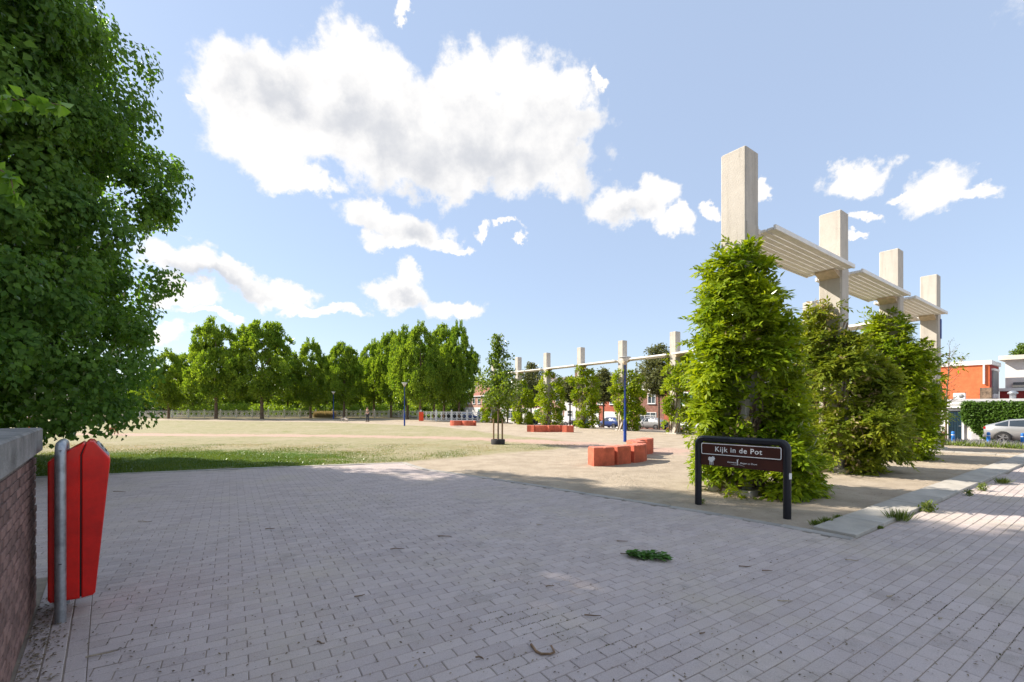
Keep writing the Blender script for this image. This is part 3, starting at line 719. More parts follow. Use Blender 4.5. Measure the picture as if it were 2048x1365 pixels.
# ------------------------------------------------------------------ wisteria on the columns
def vine(name, label, base, prof, nleaf, leafL, m, seed, group, skew=(0, 0), m2=None, stems=True, pin=True, wisps=110):
    r = np.random.default_rng(seed)
    x, y = base; z = g(x, y)
    t = thing(name, label, 'vine', (x, y, z), 0, group)
    prof = np.array(prof, float)      # (height, radius, dx, dy)
    ph = r.uniform(0, 6.28, (6,)); 
    def surf(h, th):
        rad = np.interp(h, prof[:, 0], prof[:, 1]); dx = np.interp(h, prof[:, 0], prof[:, 2]); dy = np.interp(h, prof[:, 0], prof[:, 3])
        lump = 1 + .24 * np.sin(3 * th + h * 2.1 + ph[0]) * np.sin(h * 3.3 + ph[1]) + .16 * np.sin(4 * th - h * 4 + ph[2]) + .12 * np.sin(7 * th + h * 6 + ph[3]) + .14 * np.sin(h * 5 + ph[4])
        rad = rad * lump; return np.stack([dx + rad * np.cos(th), dy + rad * np.sin(th), h], 1), rad
    hs = np.linspace(prof[0, 0], prof[-1, 0], 60); wts = np.interp(hs, prof[:, 0], prof[:, 1]) + .15
    K = nleaf // 7
    h = np.interp(r.uniform(0, 1, K), np.cumsum(wts) / wts.sum(), hs); th = r.uniform(0, 2 * math.pi, K)
    S, rad = surf(h, th); dep = 1 - .30 * r.uniform(0, 1, K) ** 2.0
    cxy = np.stack([np.interp(h, prof[:, 0], prof[:, 2]), np.interp(h, prof[:, 0], prof[:, 3])], 1)
    C = S.copy(); C[:, :2] = cxy + (S[:, :2] - cxy) * dep[:, None]
    O = np.concatenate([unit(S[:, :2] - cxy), np.full((K, 1), .15)], 1)
    nw = wisps
    if pin:
        idx = np.repeat(np.arange(K), 7); n = len(idx)
        nbg = 64; sb = r.choice(K, nbg, replace=False); bi = r.integers(0, nbg, n); far_ = r.uniform(size=n) < .22
        dq = unit(rdir(r, n) + (O[sb][bi] + np.array([0, 0, .3])) * .75); Rb = (.18 + .34 * r.uniform(size=nbg) ** 1.5)[bi] * (leafL / .13)
        p = np.where(far_[:, None], C[idx] + r.normal(size=(n, 3)) * .1, C[sb][bi] + dq * (Rb * r.uniform(.45, 1, n))[:, None])
        ax = unit(np.where(far_[:, None], O[idx], dq) * .7 + rdir(r, n) * .9 + np.array([0, 0, .1])); Lr = leafL * r.uniform(.7, 1.25, n) * 2.2
        side = unit(np.cross(ax, np.array([0, 0, 1.]) + rdir(r, n) * .35)); upv = np.cross(side, ax)
        nl = 11; pos, dd, nn, LL = [], [], [], []
        for k in range(nl):
            tt = .18 + .82 * (k // 2) / (nl // 2); sg = 0 if k == nl - 1 else (1 if k % 2 else -1)
            pp = p + ax * (Lr * tt)[:, None] - np.array([0, 0, 1.]) * (Lr * tt * tt * .22)[:, None]
            d_ = ax * .65 + side * sg * .8 + np.array([0, 0, -.2]) + r.normal(size=(n, 3)) * .25
            pos.append(pp); dd.append(d_); nn.append(upv + dq * .8 + r.normal(size=(n, 3)) * .3); LL.append(np.full(n, leafL) * r.uniform(.8, 1.15, n) * (1.15 - .4 * abs(tt - .5)))
        ns = 26; si_ = r.integers(0, K, ns); P0 = C[si_]; D0 = unit(O[si_] * .8 + rdir(r, ns) * .8 + np.array([0, 0, .35])); Ls_ = r.uniform(.35, .8, ns); shoots = []
        for k in range(ns):
            pp = P0[k].copy(); d0 = D0[k].copy(); pl = [Vector(pp)]
            for j in range(6):
                d0 = unit(d0 + r.normal(size=3) * .18 + np.array([0, 0, -.10])); pp = pp + d0 * Ls_[k] / 6; pl.append(Vector(pp))
                for sgn in (-1, 1):
                    sd0 = unit(np.cross(d0, np.array([0, 0, 1.]) + r.normal(size=3) * .3)) * sgn
                    q4 = pp[None] + (d0 * .3 + sd0 * .8)[None] * (np.linspace(.15, 1, 5) * leafL * 1.5)[:, None]
                    pos.append(q4); dd.append(np.tile(d0 + sd0 * .8, (5, 1)) + r.normal(size=(5, 3)) * .45); nn.append(np.tile(np.array([0, 0, 1.]), (5, 1)) + r.normal(size=(5, 3)) * .4); LL.append(np.full(5, leafL) * r.uniform(.6, 1.0, 5))
            shoots.append(pl)
        va, fa = leaf_arrays(np.concatenate(pos), np.concatenate(dd), np.concatenate(nn), np.concatenate(LL), np.concatenate(LL) * .40)
        parts = [(va, fa)]
    else:
        sb = r.choice(K, K // 7, replace=False); parts = [boughs(r, C[sb], O[sb], 49, leafL * 1.7, leafL * 1.15, leafL * .6, droop=.15, out=.6)]
    leaves_obj('foliage', parts, m, t)
    if m2 is not None:      # browner flower and seed sprays
        k2 = K // (5 if label[0] == 'o' else 16); sel = r.choice(K, k2, replace=False)
        leaves_obj('dry_sprays', [clumps(r, S[sel], O[sel], 9, leafL * 1.6, leafL * 1.0, leafL * .4, up=.1, out=.6)], m2, t)
    st = MB()
    for pl in (shoots if pin else []): st.tube(pl, [.008, .007, .006, .005, .004, .003, .002], 4, False)
    for k in range(9 if stems else 0):
        a0 = r.uniform(0, 6.28); pts = []
        for j in range(9):
            hh = prof[-1, 0] * j / 9; rr = .34 + .10 * math.sin(j * 1.3 + k); pts.append((rr * math.cos(a0 + j * .5), rr * math.sin(a0 + j * .5), hh))
        st.tube(pts, [.045 - .0035 * j for j in range(9)], 6)
    for k in range(nw):       # loose tendrils
        i = r.integers(0, K); p0 = Vector(C[i]); o_ = Vector(O[i]); pts = [p0]
        d = o_ + Vector(r.normal(size=3) * .5); L_ = r.uniform(.15, .5) * (leafL / .1)
        for j in range(4): d = (d + Vector((0, 0, -.12)) + Vector(r.normal(size=3) * .25)).normalized(); pts.append(pts[-1] + d * L_ / 4)
        st.tube(pts, [.011, .009, .007, .005, .003], 4, False)
    st.build('stems', M['twig'], t)
    return t
VG = 'climbing vines on the concrete columns'
vine('climbing_vine', 'tall bright green vine behind the brown sign', COLS[0], [(.02, .56, .28, -.05), (.35, .74, .46, -.05), (.9, .68, .34, 0), (1.5, .60, .17, 0), (2.2, .66, .08, 0), (2.9, .66, .04, 0), (3.35, .58, .02, 0), (3.7, .36, -.05, -.05), (4.1, .16, -.15, -.12), (4.55, .08, -.15, -.2)], 3800, .14, L_VINE, 11, VG, m2=L_DRY)
vine('climbing_vine', 'olive tinged bushy vine in the middle of the front row', COLS[1], [(.02, .50, .25, -.1), (.5, .80, .42, -.1), (1.2, .90, .38, 0), (2.0, .82, .22, 0), (2.8, .70, .06, 0), (3.2, .50, -.05, 0), (3.5, .15, -.30, -.15), (3.9, .06, -.40, -.2), (4.3, .12, -.45, -.25)], 3600, .13, L_VINE2, 12, VG, m2=L_DRY)
vine('climbing_vine', 'green vine beside the end column of the front row', COLS[2], [(.02, .40, .1, -.1), (.6, .66, .15, -.1), (1.4, .80, .18, 0), (2.4, .82, .15, 0), (3.1, .70, .05, 0), (3.7, .45, -.05, 0), (4.2, .22, -.15, 0), (4.55, .08, -.2, -.1)], 3000, .14, L_VINE, 13, VG)
vine('climbing_vine', 'low thin vine at the foot of the end column', COLS[3], [(.02, .3, -.7, .2), (.6, .42, -.7, .2), (1.6, .40, -.6, .2), (2.6, .30, -.45, .1), (3.0, .1, -.3, .1)], 600, .12, L_VINE2, 14, VG)
vine('climbing_vine', 'vine hidden behind the middle vine of the front row', COLS[4], [(.02, .7, 0, 0), (1, 1.0, 0, 0), (2.6, .8, 0, 0), (3.8, .3, 0, 0)], 1200, .16, L_VINE, 15, VG)
vine('climbing_vine', 'vine hidden behind the tall vine by the brown sign', COLS[5], [(.02, .7, 0, 0), (1, 1.0, 0, 0), (2.6, .8, 0, 0), (3.8, .3, 0, 0)], 1200, .16, L_VINE, 16, VG)
FV = [(6, 'tall slim vine of the back row beside the big front vine', [(.02, .75, .2, 0), (.8, .95, .15, 0), (2.0, 1.05, .15, 0), (3.6, 1.15, .25, 0), (4.6, .95, .2, 0), (5.3, .45, .15, 0)]),
      (7, 'round vine behind the tall blue lamp post', [(.02, .3, .5, 0), (1.2, .85, .4, 0), (2.6, 1.25, .3, 0), (3.8, 1.15, .1, 0), (4.5, .6, 0, 0)]),
      (8, 'shaggy vine with one bare pale column side', [(.02, .8, .3, 0), (1, .95, .35, 0), (2.4, 1.15, .3, 0), (4, 1.25, .2, 0), (4.9, .7, .1, 0), (5.3, .3, 0, 0)]),
      (9, 'dense vine rising behind the long orange bench', [(.02, .9, .2, 0), (1, 1.35, .2, 0), (2.6, 1.45, .2, 0), (3.8, 1.2, .1, 0), (4.7, .7, 0, 0), (5.1, .3, 0, 0)]),
      (10, 'dense low vine next to the staked young tree', [(.02, .9, .2, 0), (1, 1.3, .2, 0), (2.6, 1.4, .2, 0), (3.6, 1.0, .1, 0), (4.4, .4, 0, 0)]),
      (11, 'wide low vine below the crown of the staked young tree', [(.02, 1.2, -.2, 0), (1, 1.7, -.2, 0), (2.2, 1.5, -.2, 0), (3.2, .9, 0, 0), (3.9, .3, 0, 0)])]
for ci_, lab, pr in FV:
    vine('climbing_vine', lab, COLS[ci_], [(h_, r__ * .72, dx_ + .15, dy_) for h_, r__, dx_, dy_ in pr], 5600, .20, L_VINE, 30 + ci_, VG, pin=False, wisps=14, m2=L_DRY if ci_ in (7, 8) else None)

# ------------------------------------------------------------------ trees
def crown_points(r, prof, K, amp=.16, shell=2.2):
    prof = np.array(prof, float); ph = r.uniform(0, 6.28, 8)
    hs = np.linspace(prof[0, 0], prof[-1, 0], 80); w = np.interp(hs, prof[:, 0], prof[:, 1]) + .3
    h = np.interp(r.uniform(0, 1, K), np.cumsum(w) / w.sum(), hs); th = r.uniform(0, 2 * math.pi, K)
    rad = np.interp(h, prof[:, 0], prof[:, 1])
    sc = prof[:, 1].max()
    hh = h / sc * 4
    lump = 1 + amp * (np.sin(3 * th + hh * 1.7 + ph[0]) * np.sin(hh * 2.3 + ph[1]) + .8 * np.sin(5 * th - hh * 3 + ph[2]) * np.sin(hh * 3.1 + ph[5]) + .6 * np.sin(9 * th + hh * 5 + ph[3]) + .4 * np.sin(13 * th - hh * 8 + ph[4]))
    dep = r.uniform(0, 1, K) ** (1 / shell)
    q = rad * lump * dep
    C = np.stack([q * np.cos(th), q * np.sin(th), h], 1)
    O = unit(np.stack([np.cos(th), np.sin(th), np.gradient(prof[:, 1]).mean() * 0 + (h - prof[:, 0].mean()) / (np.ptp(prof[:, 0])) * .9], 1))
    return C, O
def limbs(m, r, z0, z1, spread, n, rad, up=.5):
    for k in range(n):
        a = 2 * math.pi * k / n + r.uniform(-.3, .3); zz = z0 + (z1 - z0) * r.uniform(0, .75); pts = [Vector((0, 0, zz))]
        d = Vector((math.cos(a), math.sin(a), up)); L_ = spread * r.uniform(.6, .95)
        for j in range(5):
            d = (d + Vector(r.normal(size=3) * .16) + Vector((0, 0, .03))).normalized(); pts.append(pts[-1] + d * L_ / 5)
        m.tube(pts, [rad * f for f in (1, .8, .62, .45, .3, .14)], 6)
# the big linden on the left and its neighbour outside the frame
LPROF = [(1.35, 3.3), (1.9, 4.15), (3.0, 4.3), (5.0, 3.95), (6.2, 4.1), (7.5, 4.4), (8.8, 4.65), (9.8, 4.3), (10.8, 3.6), (12.5, 2.9), (14.2, 2.3), (15.6, 1.3), (16.3, .4)]
r = np.random.default_rng(21)
lin = thing('linden_tree', 'huge dark green linden filling the upper corner above the brick wall', 'tree', (-13.7, 10.0, 0))
Cl, Ol = crown_points(r, LPROF, 700, .10, 3.2)
Ol[:, 2] -= .35
Ci, Oi = crown_points(r, [(h_, q_ * .78) for h_, q_ in LPROF[1:]], 240, .1, 1.5)
leaves_obj('crown', [boughs(r, Cl, Ol, 270, .80, .130, .112, droop=.8), boughs(r, Ci, Oi, 120, .8, .20, .17, droop=.5)], L_LIN, lin)
tm = MB().tube([(0, 0, -.2), (0, 0, .3), (.05, .02, 2), (0, .05, 5), (.1, 0, 9), (0, .1, 13)], [.55, .42, .36, .30, .2, .06], 12)
limbs(tm, r, 1.8, 11, 5.4, 26, .14); tm.build('trunk', M['bark'], lin)
lin2 = copy_tree(lin); lin2.location = (-12.8, .4, 0); lin2.rotation_euler = (0, 0, 2.2); lin2.scale = (.95, .95, .98)
lin2['label'] = 'linden beyond the frame edge whose light green twigs hang in beside the big crown'
for k, (lx_, ly_, rz_) in enumerate(((-21.5, 12.6, 4.0), (-20.5, 3.6, 5.1))):     # unseen lindens added to block sun leaking onto the pavers
    l3 = copy_tree(lin); l3.location = (lx_, ly_, 0); l3.rotation_euler = (0, 0, rz_)
    l3['label'] = ['unseen linden added behind the huge one to deepen its shade', 'unseen linden added beyond the brick wall to shade the pavers'][k]
# twigs of the neighbour that hang into the picture
tw = MB(); tp = []
rb = np.random.default_rng(5)
inv = Matrix.Translation(lin2.location) @ Euler(lin2.rotation_euler).to_matrix().to_4x4() @ Matrix.Diagonal((*lin2.scale, 1)); inv = inv.inverted()
for (pxs, Yt) in (([(-260, 150), (-120, 175), (0, 200), (70, 200), (130, 213)], 3.6), ([(-260, 250), (-120, 290), (-30, 325), (20, 350), (30, 395)], 3.6)):
    wp = [Vector((pz(a, Yt), Yt, hz(b, Yt))) for a, b in pxs]; lp = [inv @ p for p in wp]
    tw.tube(lp, [.016, .012, .009, .006, .003], 6)
    for k in range(60):
        s = rb.uniform(.8, len(lp) - 1.001); i = int(s); p = np.array(lp[i].lerp(lp[i + 1], s - i)); tp.append(p + rb.normal(size=3) * .02)
tp = np.array(tp); dw = np.tile(np.array([0, 0, -.8]), (len(tp), 1)) + rb.normal(size=(len(tp), 3)) * .55
tw.build('near_twig', M['twig'], lin2)
leaves_obj('near_leaves', [leaf_arrays(tp, dw, rb.normal(size=(len(tp), 3)) + np.array([.3, -1, .4]), .10 * rb.uniform(.7, 1.2, len(tp)), .085)], L_LIN2, lin2)

# park trees across the lawn: four kinds of crown shared by all of them
def park_tree(seed, prof, trunk_h, K=150, per=175, m=L_PARK, bark='barkl', Lf=.36, Wf=.22):
    r = np.random.default_rng(seed)
    root = bpy.data.objects.new('park_tree', None); COL.objects.link(root)
    C, O = crown_points(r, prof, K, .20, 2.6); O[:, 2] += .5
    # spiky leaders round the top
    top = prof[-1][0]; nl = 46
    a = r.uniform(0, 6.28, nl); hh = r.uniform(.40, .97, nl) * top
    rr = np.interp(hh, [p[0] for p in prof], [p[1] for p in prof]) * .95
    Cs = []
    for k in range(nl):
        for j in range(5): Cs.append((rr[k] * (1 + .04 * j) * math.cos(a[k]), rr[k] * (1 + .04 * j) * math.sin(a[k]), hh[k] + j * .27))
    Cs = np.array(Cs); Os = unit(np.concatenate([Cs[:, :2] * .15, np.ones((len(Cs), 1))], 1))
    leaves_obj('crown', [boughs(r, C, O, per, 1.0, Lf, Wf, droop=-.35, flat=.95, out=.7), clumps(r, Cs, Os, 16, .22, Lf * .9, Wf * .8, up=.8, out=.5, flat=1.2)], m, root)
    t = MB().tube([(0, 0, -.3), (0, 0, .25), (.04, 0, trunk_h), (0, .05, top * .5), (0, 0, top * .85)], [.42, .30, .24, .17, .04], 9)
    limbs(t, r, trunk_h * .9, top * .7, prof[3][1] * 1.0, 12, .09, .7); t.build('trunk', M[bark], root)
    return root
PROFS = [[(2.6, 1.4), (3.4, 3.6), (5.0, 4.6), (7.5, 4.3), (10, 3.2), (12, 1.9), (13.2, .4)],
         [(2.8, 1.6), (3.6, 3.8), (5.5, 4.4), (8.5, 4.2), (11, 3.4), (12.6, 2.2), (13.2, .8)],
         [(2.4, 1.0), (3.2, 3.0), (5, 4.2), (7.5, 4.0), (9.8, 2.8), (11.8, 1.4), (13.2, .2)],
         [(2.8, 1.5), (3.6, 3.4), (5.2, 4.0), (8, 4.1), (10.4, 3.3), (12.3, 1.7), (13.2, .5)]]
protos = [park_tree(40 + i, p, 3.0) for i, p in enumerate(PROFS)]; used = [False] * 4
def place_tree(i, x, y, hgt, wid, rz, label, group):
    o = protos[i] if not used[i] else copy_tree(protos[i]); used[i] = True
    o.location = (x, y, g(x, y)); o.rotation_euler = (0, 0, rz); o.scale = (wid, wid, hgt / 13.2); return tag(o, label, 'tree', group)
TREES = [ # px of trunk, distance, px of the top, half width in px, kind, label
 (337, 66, 702, 46, 2, 'small park tree beside the edge of the huge linden'),
 (432, 64, 645, 62, 0, 'tall broad park tree, first full crown right of the huge linden'),
 (524, 64, 648, 66, 1, 'broad flat-topped park tree standing in front of the white fence'),
 (621, 68, 682, 50, 2, 'park tree with a double reddish trunk by the dark lamp post'),
 (688, 66, 690, 46, 3, 'park tree behind the two small white dogs'),
 (655, 84, 705, 40, 0, 'park tree half hidden beyond the dark lamp post'),
 (748, 74, 684, 44, 2, 'park tree behind the walker in dark trousers'),
 (782, 70, 668, 44, 3, 'slim park tree just left of the middle blue lamp post'),
 (815, 62, 660, 50, 0, 'park tree whose trunk stands directly behind the middle blue lamp post'),
 (841, 56, 650, 54, 2, 'park tree with the bright sunlit trunk by the orange panel'),
 (868, 80, 672, 46, 1, 'park tree deep behind the white dog-park fence'),
 (888, 64, 655, 46, 3, 'park tree behind the white fence above the short orange bench'),
 (918, 58, 649, 46, 2, 'rightmost tall park tree before the staked young tree'),
 (715, 92, 700, 40, 1, 'park tree deep in the grove behind the two small white dogs'),
 (385, 84, 690, 46, 3, 'park tree deep behind the fence between the first two big crowns'),
 (575, 86, 696, 44, 0, 'park tree deep behind the fence in the gap between the big crowns')]
for k, (px, Y, ty, hw, kd, lab) in enumerate(TREES):
    x = pz(px, Y); place_tree(kd, x, Y, (hz(ty, Y) - g(x, Y)) * (.97 if Y < 80 else .86), hw / F * Y / 5.7, k * 1.7, lab, 'trees across the lawn')
rk = random.Random(9)
for k in range(22):
    px = 300 + k * 29 + rk.uniform(-9, 9); Y = rk.uniform(92, 112); x = pz(px, Y)
    place_tree(k % 4, x, Y, rk.uniform(7.0, 8.6), rk.uniform(.62, .8), rk.uniform(0, 6), 'shaded tree in the dense grove behind the white fence', 'grove behind the white fence')
# hedge-like dark wood behind
r = np.random.default_rng(77)
n = 1500; wx_ = r.uniform(-125, -4, n); wy_ = r.uniform(114, 126, n); wz_ = r.uniform(0, 1, n) ** .8 * (8.0 + 1.2 * np.sin(wx_ * .4)) - .2
Cw = np.stack([wx_, wy_, wz_], 1); Ow = np.tile(np.array([0, -1., .4]), (n, 1))
tag(leaves_obj('undergrowth', [clumps(r, Cw, Ow, 30, 1.2, .75, .45, out=.5)], L_WOOD), 'dark woodland foliage closing the view behind the trunks', 'undergrowth', kind='stuff')
n = 260; wx_ = r.uniform(-62, -12, n); wy_ = r.uniform(80, 90, n); wz_ = r.uniform(0, 1.9, n) - .2
Cw = np.stack([wx_, wy_, wz_], 1); Ow = np.tile(np.array([0, -1., .6]), (n, 1))
tag(leaves_obj('undergrowth', [clumps(r, Cw, Ow, 40, .7, .42, .26, out=.5)], L_PARK), 'low green shrubs behind the white fence', 'undergrowth', kind='stuff')

# the staked young tree
x, y, z = gp(996, 889)
yt = thing('young_tree', 'slim young tree tied between two wooden stakes on the lawn edge', 'tree', (x, y, z))
r = np.random.default_rng(51)
C, O = crown_points(r, [(1.75, .35), (2.1, .85), (2.6, 1.05), (3.1, .82), (3.6, .5), (3.9, .3), (4.15, .2), (4.45, .28), (4.75, .05)], 300, .3, 1.6)
leaves_obj('crown', [clumps(r, C, O, 13, .17, .125, .09, up=-.3, out=.4)], L_YOUNG, yt)
t_ = MB().tube([(0, 0, -.1), (.01, 0, 1.2), (0, .02, 2.4), (.02, 0, 4.5)], [.04, .034, .026, .006], 8); limbs(t_, r, 1.8, 3.6, 1.0, 14, .013, .9); t_.build('trunk', M['barkl'], yt)
MB().lathe([(.30, -.03), (.31, .20), (.29, .22), (.25, .22), (.24, .10), (.02, .10)], 20).build('planting_ring', M['rubber'], yt)
for sx in (-.19, .19):
    st = thing('wooden_stake', 'round wooden stake %s the young tree' % ('on the lamp side of' if sx > 0 else 'on the fence side of'), 'stake', (x + sx, y - .03, z))
    st['label'] = 'left of the two wooden stakes holding the young tree' if sx < 0 else 'right of the two wooden stakes holding the young tree'
    MB().lathe([(.0, 1.12), (.03, 1.118), (.036, 1.10), (.036, -.1)], 10).build('pole', M['wood'], st)
    MB().tube([(0, 0, 1.02), (-sx, .03, .96)], .012, 6).build('tie_strap', M['black'], st)

# street trees in front of the houses
def street_tree(seed, px, Y, top_y, hw, bot_y, label, m=L_OLIVE, K=380):
    r = np.random.default_rng(seed); x = pz(px, Y); z = g(x, Y)
    t = thing('street_tree', label, 'tree', (x, Y, z), 0, 'street trees before the houses')
    H = hz(top_y, Y) - z; B = hz(bot_y, Y) - z; W_ = hw / F * Y
    C, O = crown_points(r, [(B, W_ * .4), (B + (H - B) * .25, W_ * .9), (B + (H - B) * .5, W_), (B + (H - B) * .8, W_ * .65), (H, W_ * .1)], K, .25, 1.6)
    leaves_obj('crown', [clumps(r, C, O, 16, .34, .26, .17, out=.5)], m, t)
    q = MB().tube([(0, 0, -.2), (0, 0, B), (.05, 0, H * .8)], [.11, .09, .02], 7); limbs(q, r, B * .95, H * .7, W_ * .9, 9, .05, .9); q.build('trunk', M['bark'], t)
street_tree(61, 1207, 50, 742, 30, 802, 'round olive street tree before the red brick house with a white door')
street_tree(62, 1318, 52, 690, 42, 790, 'tallest olive street tree, between the lamp head and the tall slim vine', K=560)
street_tree(63, 1062, 58, 728, 32, 812, 'street tree between the two left columns of the back row')
street_tree(64, 1140, 54, 756, 20, 800, 'small street tree between the dense vine and the shaggy vine')
street_tree(65, 1015, 66, 770, 26, 815, 'low street tree behind the young tree stakes')
street_tree(66, 1452, 52, 740, 40, 800, 'street tree hidden behind the tall front vine')
street_tree(67, 2046, 60, 690, 16, 735, 'small yellowish tree top above the white upper storey', L_YOUNG, 160)
# nearly bare tree by the orange building
x, y = pz(1893, 27), 27; r = np.random.default_rng(68)
bt = thing('bare_tree', 'thin sparse tree with few leaves before the orange brick building', 'tree', (x, y, g(x, y)))
q = MB(); pts = []
q.tube([(0, 0, -.2), (0, .05, 2), (.1, 0, 4), (.2, 0, 5.6)], [.06, .05, .035, .01], 6)
tips = []
for k in range(26):
    z0_ = r.uniform(2.2, 5.2); a = r.uniform(0, 6.28); d = Vector((math.cos(a), math.sin(a), .7)); p = [Vector((.1, 0, z0_))]
    for j in range(5): d = (d + Vector(r.normal(size=3) * .3)).normalized(); p.append(p[-1] + d * .27)
    q.tube(p, [.018, .014, .011, .008, .006, .003], 5, False); tips += [np.array(v) for v in p[2:]]
q.build('trunk', M['twig'], bt)
tips = np.array(tips); leaves_obj('crown', [clumps(r, tips, rdir(r, len(tips)), 4, .12, .07, .045, out=.3)], L_OLIVE, bt)

# ------------------------------------------------------------------ litter bin on its hoop
def WL(x, n, z): p = WA + WD * x + WN * n; return (p[0], p[1], z)
PB = WL(.50, .17, 0)
bin_ = thing('litter_bin', 'bright red litter bin on a galvanised hoop beside the brick wall', 'bin', PB, math.atan2(WD[1], WD[0]))
# local: x along the wall towards the camera, y out of the wall (front of the bin)
def bin_shell(y_shift_scale, x0, x1, prof, bev=.018):
    m = MB(); n = len(prof); cy = sum(p[0] for p in prof) / n; cz = sum(p[1] for p in prof) / n
    def ring(x, s): return [(x, cy + (p[0] - cy) * s[0], cz + (p[1] - cz) * s[1]) for p in prof]
    s_in = (1 - 2 * bev / .34, 1 - 2 * bev / 1.25)
    rings = [ring(x0, s_in), ring(x0 + bev * .3, (1 - .6 * bev / .34, 1 - .6 * bev / 1.25)), ring(x0 + bev, (1, 1)), ring(x1 - bev, (1, 1)), ring(x1 - bev * .3, (1 - .6 * bev / .34, 1 - .6 * bev / 1.25)), ring(x1, s_in)]
    vs = [p for rg in rings for p in rg]; fs = []
    for k in range(5):
        for i in range(n):
            a = k * n + i; b = k * n + (i + 1) % n; fs.append((a, a + n, b + n, b))
    fs += [tuple(range(n)), tuple(range(6 * n - 1, 5 * n - 1, -1))]
    return m.add(vs, fs)
back = [(-.075, .17), (-.06, .145), (.108, .135), (.112, 1.30), (.14, 1.385), (.128, 1.395), (-.068, 1.262), (-.075, 1.25)]
front = [(.116, .137), (.185, .142), (.20, .16), (.292, 1.235), (.290, 1.262), (.192, 1.405), (.165, 1.412), (.146, 1.395), (.118, 1.30)]
bx0, bx1 = -.40, -.045
bb = bin_shell(0, bx0, bx1, back).build('body', M['red'], bin_)
fb = bin_shell(0, bx0, bx1, front).build('front_door', M['red'], bin_)
MB().prism([(.095, .15), (.135, .15), (.135, 1.29), (.165, 1.382), (.125, 1.382), (.10, 1.29)], bx0 + .012, bx1 - .012, Matrix(((0, 0, 1), (1, 0, 0), (0, 1, 0)))).build('seam_strip', M['black'], bin_)
sl = Vector((0, .292 - .192, 1.245 - 1.405)).normalized(); nr = Vector((0, -sl.z, sl.y))
axm = Matrix(((1, 0, 0), (0, sl.y, nr.y), (0, sl.z, nr.z)))
cpl = Vector(((bx0 + bx1) / 2, .2425, 1.330)) 
MB().box(cpl + nr * .004, (.26, .135, .014), ax=axm, bev=.004).build('rim_plate', M['galv'], bin_)
for off in (-.025, .022): MB().box(cpl + nr * .010 + sl * off, (.20, .022 if off > 0 else .028, .008), ax=axm).build('slot', M['black'], bin_)
hp = []
xa, xb, zt, rc = 0.0, -.445, 1.385, .09
hp += [(xa, 0, -.15), (xa, 0, .4), (xa, 0, zt - rc)]
for k in range(1, 7): an = R(15 * k); hp.append((xa - rc + rc * math.cos(an), 0, zt - rc + rc * math.sin(an)))
for k in range(0, 7): an = R(90 + 15 * k); hp.append((xb + rc + rc * math.cos(an), 0, zt - rc + rc * math.sin(an)))
hp += [(xb, 0, .4), (xb, 0, -.15)]
MB().tube(hp, .034, 18).build('hoop', M['galv'], bin_)
for zb in (.46, 1.345): MB().lathe([(.0, .004), (.009, .003), (.010, 0)], 8, (.035, 0, 0)).build('bolt', M['black'], bin_).location = (0, 0, zb)

# ------------------------------------------------------------------ brown park sign
SL, SR = Vector((3.20, 7.72, 0)), Vector((4.12, 6.73, 0)); sd_ = SR - SL; SLn = sd_.length; sang = math.atan2(sd_.y, sd_.x)
sg = thing('park_sign', 'brown park name sign in a black tubular frame before the tall vine', 'sign', SL, sang)
Hs, rc, rt_ = 1.19, .10, .055
hp = [(0, 0, -.15), (0, 0, .5), (0, 0, Hs - rt_ - rc)]
for k in range(1, 7): an = R(15 * k); hp.append((rc - rc * math.cos(an), 0, Hs - rt_ - rc + rc * math.sin(an)))
for k in range(0, 7): an = R(90 - 15 * k); hp.append((SLn - rc + rc * math.cos(an), 0, Hs - rt_ - rc + rc * math.sin(an)))
hp += [(SLn, 0, .5), (SLn, 0, -.15)]
MB().tube(hp, rt_, 18).build('frame', M['signblack'], sg)
def rrect(x0, z0, x1, z1, rd, n=5):
    P = []
    for cx, cz, a0 in ((x1 - rd, z1 - rd, 0), (x0 + rd, z1 - rd, 90), (x0 + rd, z0 + rd, 180), (x1 - rd, z0 + rd, 270)):
        for k in range(n + 1): a = R(a0 + 90 * k / n); P.append((cx + rd * math.cos(a), cz + rd * math.sin(a)))
    return P
XZ = Matrix(((1, 0, 0), (0, 0, 1), (0, 1, 0)))     # local (x, z) drawn, extruded along y
lo = MB().prism([(.05, .69), (SLn - .05, .69), (SLn - .05, 1.075), (.05, 1.075)], -.012, .012, XZ); board = lo.build('board', M['brown'], sg)
up_ = MB().prism(rrect(.062, .872, SLn - .062, 1.068, .025), -.030, -.0125, XZ).build('name_plate', M['brown'], sg)
ob, ib = rrect(.066, .876, SLn - .066, 1.064, .024), rrect(.078, .888, SLn - .078, 1.052, .016)
bo = MB(); nn_ = len(ob)
bo.add([(p[0], -.0325, p[1]) for p in ob] + [(p[0], -.0325, p[1]) for p in ib], [(i, (i + 1) % nn_, nn_ + (i + 1) % nn_, nn_ + i) for i in range(nn_)]).build('border', M['white'], sg)
def text(s, size, x, z, parent, m, y=-.0335, align='CENTER', shear=0., space=1., bold=0.):
    cu = bpy.data.curves.new('lettering', 'FONT'); cu.body = s; cu.size = size; cu.align_x = align; cu.align_y = 'CENTER'; cu.shear = shear; cu.space_character = space; cu.offset = bold
    tmp = bpy.data.objects.new('lettering', cu); COL.objects.link(tmp); bpy.context.view_layer.update()
    me = bpy.data.meshes.new_from_object(tmp.evaluated_get(bpy.context.evaluated_depsgraph_get())); bpy.data.objects.remove(tmp)
    o = link('lettering', me, m, parent); o.location = (x, y, z); o.rotation_euler = (R(90), 0, 0); return o
text('Kijk in de Pot', .115, SLn * .485, .968, sg, M['white'], space=1.12, bold=.0016)
text('Gemeente', .036, SLn * .415, .772, sg, M['white'], y=-.0145, shear=.25, bold=.0003)
